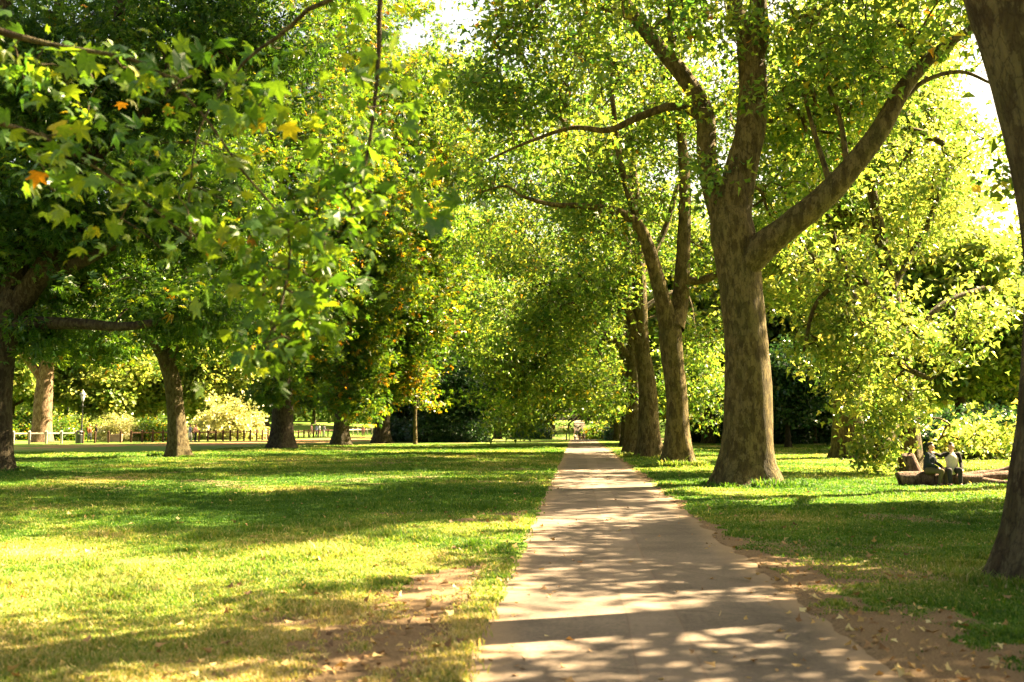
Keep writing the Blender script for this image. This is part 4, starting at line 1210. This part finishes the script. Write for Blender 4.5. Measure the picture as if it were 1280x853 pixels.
def person(label, loc, rotz, J, face, top, bottom, hair, sleeves=None, fine=False, group=None, shoe='charcoal', longhair=False, vest=None):
    """J: joints dict in local metres (z up, person faces -y): pelvis, chest, neck, sh_l, el_l, wr_l ... hip, knee, ankle, toe"""
    root = thing('person', label, 'person', loc, group, rotz)
    j = {k: np.array(v, float) for k, v in J.items()}
    vox = .0075 if fine else .02
    hc, eyes, mouth, hr = head_caps(j['neck'], face)
    body = [(j['neck'] - (0, 0, .06), .055, j['neck'] + (0, 0, .07), .05), (j['pelvis'], .12, j['chest'], .125), (j['chest'], .11, j['neck'] - (0, 0, .1), .08)] + hc
    for s in 'lr':
        body += [(j['sh_' + s], .052, j['el_' + s], .04), (j['el_' + s], .038, j['wr_' + s], .026),
                 (j['hip_' + s], .085, j['kn_' + s], .058), (j['kn_' + s], .055, j['an_' + s], .038), (j['an_' + s], .038, j['toe_' + s], .03),
                 (j['chest'] + (0, 0, .08), .08, j['sh_' + s], .052)]
        fd = unit(j['wr_' + s] - j['el_' + s])
        sd_ = unit(np.cross(fd, (0.2, -.3, 1))) * (1 if s == 'l' else -1)
        pn = np.cross(fd, sd_)
        body += hand_caps(j['wr_' + s], fd, sd_, pn if pn[2] < 0 else -pn, .55)
    fused('body', body, vox, SKIN, root, 2)
    cv = .012 if fine else .022
    tops = [(j['pelvis'] + (0, 0, .02), .150, j['chest'], .155), (j['chest'] - (.06, 0, 0), .12, j['chest'] + (.06, 0, 0), .12), (j['chest'], .13, j['neck'] - (0, 0, .10), .085)]
    slv = []
    for s in 'lr':
        wr = j['wr_' + s]; el = j['el_' + s]
        slv += [(j['chest'] + (0, 0, .10), .09, j['sh_' + s], .073), (j['sh_' + s], .073, el, .056), (el, .056, el + (wr - el) * .9, .042)]
    if vest:
        fused('jacket', tops[:1] and slv + [(j['chest'], .12, j['neck'] - (0, 0, .1), .08)], cv, CL[top], root, 3)
        fused('sweater', [(a, r + .012, b, q + .012) for a, r, b, q in tops] + [(j['pelvis'] + (0, -.02, .0), .165, j['chest'] + (0, -.03, .02), .155)], cv, CL[vest], root, 3)
    else:
        fused('jacket', tops + slv, cv, CL[top], root, 3)
    leg = [(j['pelvis'], .145, j['pelvis'] + (0, 0, -.03), .14)]
    for s in 'lr':
        an = j['an_' + s]; kn = j['kn_' + s]
        leg += [(j['pelvis'], .13, j['hip_' + s], .105), (j['hip_' + s], .105, kn, .075), (kn, .075, kn + (an - kn) * .93, .055)]
    fused('trousers', leg, cv, CL[bottom], root, 3)
    for s in 'lr':
        an = j['an_' + s]; toe = j['toe_' + s]
        fused('shoe', [(an + (0, 0, -.03), .048, toe, .04), (an + (0, 0, -.045) + (an - toe) * .25, .04, toe + (0, 0, -.0), .038)], .014 if fine else .022, CL[shoe], root, 1)
    if longhair:
        c0 = j['neck'] + (0, 0, .115)
        f = unit(np.asarray(face, float))
        hr = hr + [(c0 - f * .06, .07, c0 - f * .07 - (0, 0, .2), .05)]
    fused('hair', hr, .01 if fine else .02, hair, root, 2)
    if fine:
        V, F = caps_mesh([(e, .011, e + np.array((0, 0, .001)), .011) for e in eyes], 8, 4)
        for e in eyes:
            V, F = caps_mesh([(e, .011, e + np.array((0, 0, .001)), .011)], 8, 4)
            me = bpy.data.meshes.new('eye'); me.from_pydata([tuple(v) for v in V], [], F); me.materials.append(HAIRD)
            link('eye', me, root)
        c, r, f, u = mouth
        V, F = caps_mesh([(c - r * .02, .006, c + r * .02, .006)], 8, 4)
        me = bpy.data.meshes.new('mouth'); me.from_pydata([tuple(v) for v in V], [], F); me.materials.append(CL['pink'])
        link('mouth', me, root)
    return root


def standing(stride=0.0, arm=0.1, bag=0):
    s = stride
    return dict(pelvis=(0, 0, .95), chest=(0, .01, 1.25), neck=(0, .0, 1.49), sh_l=(.18, .01, 1.40), sh_r=(-.18, .01, 1.40),
                el_l=(.23, .02 + s * .3, 1.13), wr_l=(.22, -.08 + s * .5, .90), el_r=(-.23, .02 - s * .3, 1.13), wr_r=(-.22, -.08 - s * .5, .90),
                hip_l=(.09, 0, .90), kn_l=(.10, -.03 - s * .5, .50), an_l=(.10, s * -.7 + .03, .09), toe_l=(.12, s * -.7 - .13, .04),
                hip_r=(-.09, 0, .90), kn_r=(-.10, -.03 + s * .3, .50), an_r=(-.10, s * .8 + .03, .09 + .05 * abs(s)), toe_r=(-.12, s * .8 - .13, .04 + .02 * abs(s)))


LOGD = 28.0
zs = .02
# seated man on the left: dark jacket, turned towards the other
Aj = dict(pelvis=(0, 0, .50), chest=(0, -.04, .80), neck=(0, -.06, 1.04), sh_l=(.18, -.04, .95), sh_r=(-.18, -.04, .95),
          el_l=(.22, -.14, .70), wr_l=(.12, -.36, .58), el_r=(-.23, -.08, .70), wr_r=(-.13, -.32, .56),
          hip_l=(.10, -.03, .47), kn_l=(.16, -.45, .50), an_l=(.17, -.44, .09), toe_l=(.20, -.60, .04),
          hip_r=(-.10, -.03, .47), kn_r=(-.14, -.43, .46), an_r=(-.16, -.36, .09), toe_r=(-.20, -.52, .04))
xa = GX(1158, LOGD)
person('person in a dark navy jacket on the log, turned to the other', (xa, LOGD - .05, 0), R(52), Aj, unit(np.array((.25, -1, .03))), 'navy', 'olive', HAIRD, fine=True, group='people sitting on the log').scale = (.92, .92, .92)
Bj = dict(pelvis=(0, 0, .50), chest=(0, -.03, .80), neck=(0, -.03, 1.03), sh_l=(.18, -.02, .94), sh_r=(-.18, -.02, .94),
          el_l=(.24, -.06, .68), wr_l=(.22, -.28, .52), el_r=(-.34, -.18, .90), wr_r=(-.50, -.32, .98),
          hip_l=(.10, -.03, .47), kn_l=(.15, -.45, .50), an_l=(.16, -.42, .09), toe_l=(.19, -.58, .04),
          hip_r=(-.10, -.03, .47), kn_r=(-.13, -.45, .48), an_r=(-.12, -.46, .09), toe_r=(-.14, -.62, .04))
xb = GX(1188, LOGD)
person('person in cream sweater with black sleeves on the log, arm out', (xb, LOGD - .02, 0), R(-12), Bj, unit(np.array((-.55, -1, .0))), 'black', 'charcoal', HAIRD, fine=True, group='people sitting on the log', vest='cream').scale = (.92, .92, .92)


def ppl(label, px, D, rot, stride, top, bottom, hair=HAIRD, group=None, longhair=False, s=1.0):
    x = GX(px, D)
    o = person(label, (x, D, ground_z(np.array([x]), np.array([float(D)]))[0] + .02), rot, standing(stride), np.array((0, -1, 0)), top, bottom, hair, group=group, longhair=longhair)
    o.scale = (s, s, s)
    return o


ppl('walker in a white top, leftmost of the three on the far path', 718.5, 168, 0, .25, 'white', 'navy', HAIRB, 'walkers on the far path')
ppl('walker in black, middle of the three on the far path', 724.5, 170, 0, -.25, 'black', 'charcoal', HAIRD, 'walkers on the far path')
ppl('walker in dark clothes, rightmost of the three on the far path', 729.5, 168, 0, .2, 'charcoal', 'black', HAIRD, 'walkers on the far path')
ppl('person in rust red and grey trousers by the lamp post, left of the pair', 112, 96, R(60), .2, 'rust', 'grey', HAIRD, 'pair by the lamp post')
ppl('person all in black by the lamp post, right of the pair', 120, 97, R(-60), .1, 'black', 'black', HAIRD, 'pair by the lamp post')
ppl('person in a pale blue shirt just right of the leaning forked trunk', 237.5, 96, R(80), .2, 'blue', 'white', HAIRB, 'pair behind the fence')
ppl('person in a pink top and dark trousers right of the leaning forked trunk', 244.5, 96, R(75), -.2, 'pink', 'navy', HAIRB, 'pair behind the fence')
ppl('stroller in pink, leftmost of the four between the left trunks', 389.5, 131, R(85), .25, 'pink', 'tan', HAIRB, 'four strollers behind the fence', True)
ppl('stroller in blue, second of the four between the left trunks', 395.5, 132, R(85), -.2, 'blue', 'navy', HAIRD, 'four strollers behind the fence')
ppl('stroller in white, third of the four between the left trunks', 399.5, 131, R(85), .2, 'white', 'pink', HAIRB, 'four strollers behind the fence')
ppl('stroller in grey, rightmost of the four between the left trunks', 405, 132, R(80), -.25, 'grey', 'white', HAIRD, 'four strollers behind the fence')
ppl('person in pink shorts standing between the third and fourth left trunks', 454, 133, R(30), .1, 'pink', 'tan', HAIRB)

# ------------------------------------------------------------------ fallen log
lg = W(1200, 605, LOGD); lg[2] = 0
root = thing('fallen_log', 'bare fallen tree trunk on the lawn, forked at its right end, used as a seat', 'log', lg)
def lp(px, z, dD=0.0):
    return np.array((GX(px, LOGD + dD), LOGD + dD + .1, z)) - lg
pts, rr = spline([lp(1123.6, .18), lp(1123, .18), lp(1127, .19), lp(1150, .20), (lp(1180, .20)), lp(1206, .17, -.1), lp(1228, .17, -.2)], [.01, .2, .215, .215, .2, .18, .16], .08)
v, f = tube(pts, rr, 20, .1, 5)
link('trunk', build_mesh('trunk', v, f, 4, LOG_B, smooth=True), root)
for P_, Rr in (([lp(1206, .18, -.1), lp(1232, .24, -.15), lp(1252, .30, -.1), lp(1275, .33, .1), lp(1300, .35, .3)], [.14, .13, .13, .11, .08]),
               ([lp(1222, .16, -.2), lp(1245, .10, -.45), lp(1270, .09, -.6), lp(1295, .1, -.7)], [.12, .11, .09, .06]),
               ([lp(1200, .26, .3), lp(1225, .32, .5), lp(1245, .36, .6), lp(1265, .5, .6)], [.08, .09, .08, .05])):
    pts, rr = spline(P_, Rr, .08)
    v, f = tube(pts, rr, 14, .1, 8)
    link('fork', build_mesh('fork', v, f, 4, LOG_B, smooth=True), root)
pts, rr = spline([lp(1146, .15, .3), lp(1142, .45, .3), lp(1136, .78, .35), lp(1135, .84, .35), lp(1135.4, .835, .35)], [.2, .18, .17, .15, .01], .08)
v, f = tube(pts, rr, 14, .08, 9)
link('stub', build_mesh('stub', v, f, 4, LOG_B, smooth=True), root)


# ------------------------------------------------------------------ fence, lamp, bins
def box(bm, c, s, rz=0.0, bev=0.0):
    mt = Matrix.Translation(c) @ Matrix.Rotation(rz, 4, 'Z') @ Matrix.Diagonal((*s, 1))
    r = bmesh.ops.create_cube(bm, size=1, matrix=mt)
    if bev:
        es = list({e for v in r['verts'] for e in v.link_edges})
        bmesh.ops.bevel(bm, geom=es, offset=bev, segments=2, affect='EDGES', profile=.5)


def bm_obj(name, bm, mat, parent=None, smooth=False):
    me = bpy.data.meshes.new(name)
    bm.to_mesh(me); bm.free()
    me.materials.append(mat)
    if smooth:
        for p in me.polygons: p.use_smooth = True
    return link(name, me, parent)


def lathe(name, prof, mat, parent=None, seg=20, z0=0.0):
    pts = np.array([(r * math.cos(t), r * math.sin(t), z + z0) for r, z in prof for t in np.linspace(0, 2 * math.pi, seg, endpoint=False)])
    i = np.arange(len(pts)).reshape(len(prof), seg)
    q = np.stack([i[:-1], np.roll(i[:-1], -1, 1), np.roll(i[1:], -1, 1), i[1:]], -1).reshape(-1, 4)
    return link(name, build_mesh(name, pts, q, 4, mat, smooth=True), parent)


WOODP = flat_mat('weathered_pale_wood', (.42, .36, .28), .85, .2, .25, 9)
WOODB = flat_mat('brown_fence_wood', (.085, .045, .026), .85, .2, .3, 9)
IRON = flat_mat('black_iron', (.02, .021, .021), .45, .5, .2, 20)
GLASS = flat_mat('milky_lantern_glass', (.62, .58, .5), .25, .5, .08, 5)
TEAL = flat_mat('teal_bin_paint', (.02, .09, .085), .45, .5, .15, 10)
STEEL = flat_mat('grey_metal', (.34, .32, .3), .45, .5, .15, 10, .4)


def fence(label, pts, mat, rail=True, group=None, h=1.12):
    o = np.array((*pts[0], 0.0))
    root = thing('post_fence', label, 'fence', o, group)
    P_ = [np.array((x, y, ground_z(np.array([x]), np.array([y]))[0])) - o for x, y in pts]
    for p in P_:
        bm = bmesh.new()
        box(bm, (p[0], p[1], p[2] + h / 2 - .05), (.19, .19, h + .1), .4, .025)
        bmesh.ops.create_cone(bm, cap_ends=True, segments=4, radius1=.145, radius2=.03, depth=.08, matrix=Matrix.Translation((p[0], p[1], p[2] + h + .038)) @ Matrix.Rotation(.4 + math.pi / 4, 4, 'Z'))
        bm_obj('post', bm, mat, root)
    if rail:
        for a, b in zip(P_[:-1], P_[1:]):
            c = (a + b) / 2; d = b - a
            bm = bmesh.new()
            box(bm, (c[0], c[1], c[2] + h - .17), (math.hypot(d[0], d[1]) - .2, .06, .12), math.atan2(d[1], d[0]), .012)
            bm_obj('rail', bm, mat, root)
    return root


def line_px(p):
    return [(GX(px, D), float(D)) for px, D in p]


fence('pale weathered post and rail fence at the far left, in front of the pale trunk', line_px([(-20, 83), (-1, 83.5), (17, 84), (37, 85), (58, 86), (77, 87), (96, 88)]), WOODP)
for i, (px, D) in enumerate([(104, 88), (119, 89.5), (136, 91), (151, 92)]):
    x = GX(px, D)
    r_ = thing('bollard', ['dark wooden bollard beside the litter bin under the lamp post', 'dark wooden bollard in front of the person in black', 'dark wooden bollard left of the reddish block', 'dark wooden bollard right of the reddish block'][i], 'bollard', (x, D, 0), 'wooden bollards in the fence gap')
    bm = bmesh.new(); box(bm, (0, 0, .52), (.16, .16, 1.06), .3, .03); bm_obj('post', bm, WOODB, r_)
    bm = bmesh.new(); bmesh.ops.create_cone(bm, cap_ends=True, segments=4, radius1=.12, radius2=.02, depth=.1, matrix=Matrix.Translation((0, 0, 1.105)) @ Matrix.Rotation(.3 + math.pi / 4, 4, 'Z')); bm_obj('cap', bm, WOODB, r_)
posts = [(164, 93), (178, 94), (191, 95), (204, 96), (217, 97), (239, 99), (249, 100), (260, 101), (270, 102), (279, 103), (288, 104), (297, 105), (305, 106), (313, 107), (321, 108.5), (328, 110), (335, 112), (342, 114), (350, 116), (358, 118)]
fence('brown post and rail fence running behind the leaning forked trunk to the squat chestnut', line_px(posts), WOODB)
fence('brown post and rail fence between the second and third left trunks', line_px([(366, 121), (373, 123), (380, 125), (386, 127), (392, 129), (398, 131), (404, 133), (410, 135), (418, 138)]), WOODB, h=1.05)
fence('pale far fence between the third and fourth left trunks', line_px([(434, 142), (441, 144), (447, 146), (453, 148), (459, 150), (465, 152)]), WOODP, h=1.0)

# reddish block seat in the gap
x = GX(144, 98)
o = thing('stone_block', 'low pinkish stone block between two bollards behind the fence gap', 'block', (x, 98, 0))
bm = bmesh.new(); box(bm, (0, 0, .34), (1.35, .7, .68), .1, .06); bm_obj('slab', bm, flat_mat('pink_stone', (.45, .27, .2), .8, .2, .2, 3), o)
bm = bmesh.new(); box(bm, (0, 0, .72), (1.45, .8, .08), .1, .02); bm_obj('coping', bm, flat_mat('pink_stone_top', (.5, .33, .26), .8, .2, .2, 3), o)

# lamp post
LD = 89.0
x = GX(102, LD)
o = thing('street_lamp', 'black iron lamp post with a pale glazed lantern behind the left fence', 'lamp', (x, LD, 0))
lathe('post', [(.001, 0), (.2, 0), (.2, .12), (.15, .18), (.14, .8), (.17, .86), (.17, .95), (.10, 1.05), (.075, 1.5), (.085, 1.55), (.06, 1.62), (.05, 3.4), (.085, 3.45), (.085, 3.52), (.05, 3.58), (.045, 3.75), (.1, 3.82), (.12, 3.87), (.001, 3.87)], IRON, o)
bm = bmesh.new(); box(bm, (0, 0, 3.38), (.62, .04, .04), 0, .01); bm_obj('ladder_bar', bm, IRON, o)
lan = lathe('lantern', [(.13, 0), (.25, .55), (.001, .55)], GLASS, o, 6, 3.9)
for k in range(6):
    a = k * math.pi / 3
    v, f = tube(np.array([(.135 * math.cos(a), .135 * math.sin(a), 3.89), (.257 * math.cos(a), .257 * math.sin(a), 4.46)]), np.array([.014, .014]), 6)
    link('glazing_bar', build_mesh('glazing_bar', v, f, 4, IRON), lan)
lathe('lantern_roof', [(.29, 0), (.30, .03), (.16, .2), (.1, .24), (.1, .3), (.04, .36), (.03, .45), (.001, .5)], STEEL, o, 12, 4.46)


def bin_(label, px, D, mat, s=1.0):
    x = GX(px, D)
    o = thing('litter_bin', label, 'bin', (x, D, ground_z(np.array([x]), np.array([float(D)]))[0]))
    lathe('body', [(.001, .02), (.27, .02), (.28, .06), (.30, .8), (.31, .84), (.29, .84), (.001, .8)], mat, o, 18)
    lathe('hood', [(.31, 1.02), (.32, 1.06), (.2, 1.18), (.001, 1.22)], mat, o, 18)
    for k in range(4):
        a = k * math.pi / 2 + .4
        bm = bmesh.new(); box(bm, (.285 * math.cos(a), .285 * math.sin(a), .93), (.04, .04, .2), a, .005); bm_obj('bracket', bm, STEEL, o)
    o.scale = (s, s, s)
    return o


bin_('black litter bin at the foot of the lamp post', 99.5, 87.9, IRON)
bin_('teal litter bin on the right verge near the far end of the path', 759, 112, TEAL, 1.25)

# iron gate posts where the path meets the bridleway
for i, (px, D) in enumerate([(708, 108), (712, 118)]):
    x = GX(px, D) if i == 0 else GX(711.5, 135)
    D = D if i == 0 else 135
    r_ = thing('bollard', ['short dark post on the left edge of the far path', 'dark post left of the three far walkers'][i], 'bollard', (x, D, ground_z(np.array([x]), np.array([float(D)]))[0]), None)
    lathe('post', [(.001, 0), (.1, 0), (.1, .1), (.07, .14), (.065, .95), (.085, .98), (.085, 1.03), (.05, 1.1), (.001, 1.13)], IRON, r_, 12)
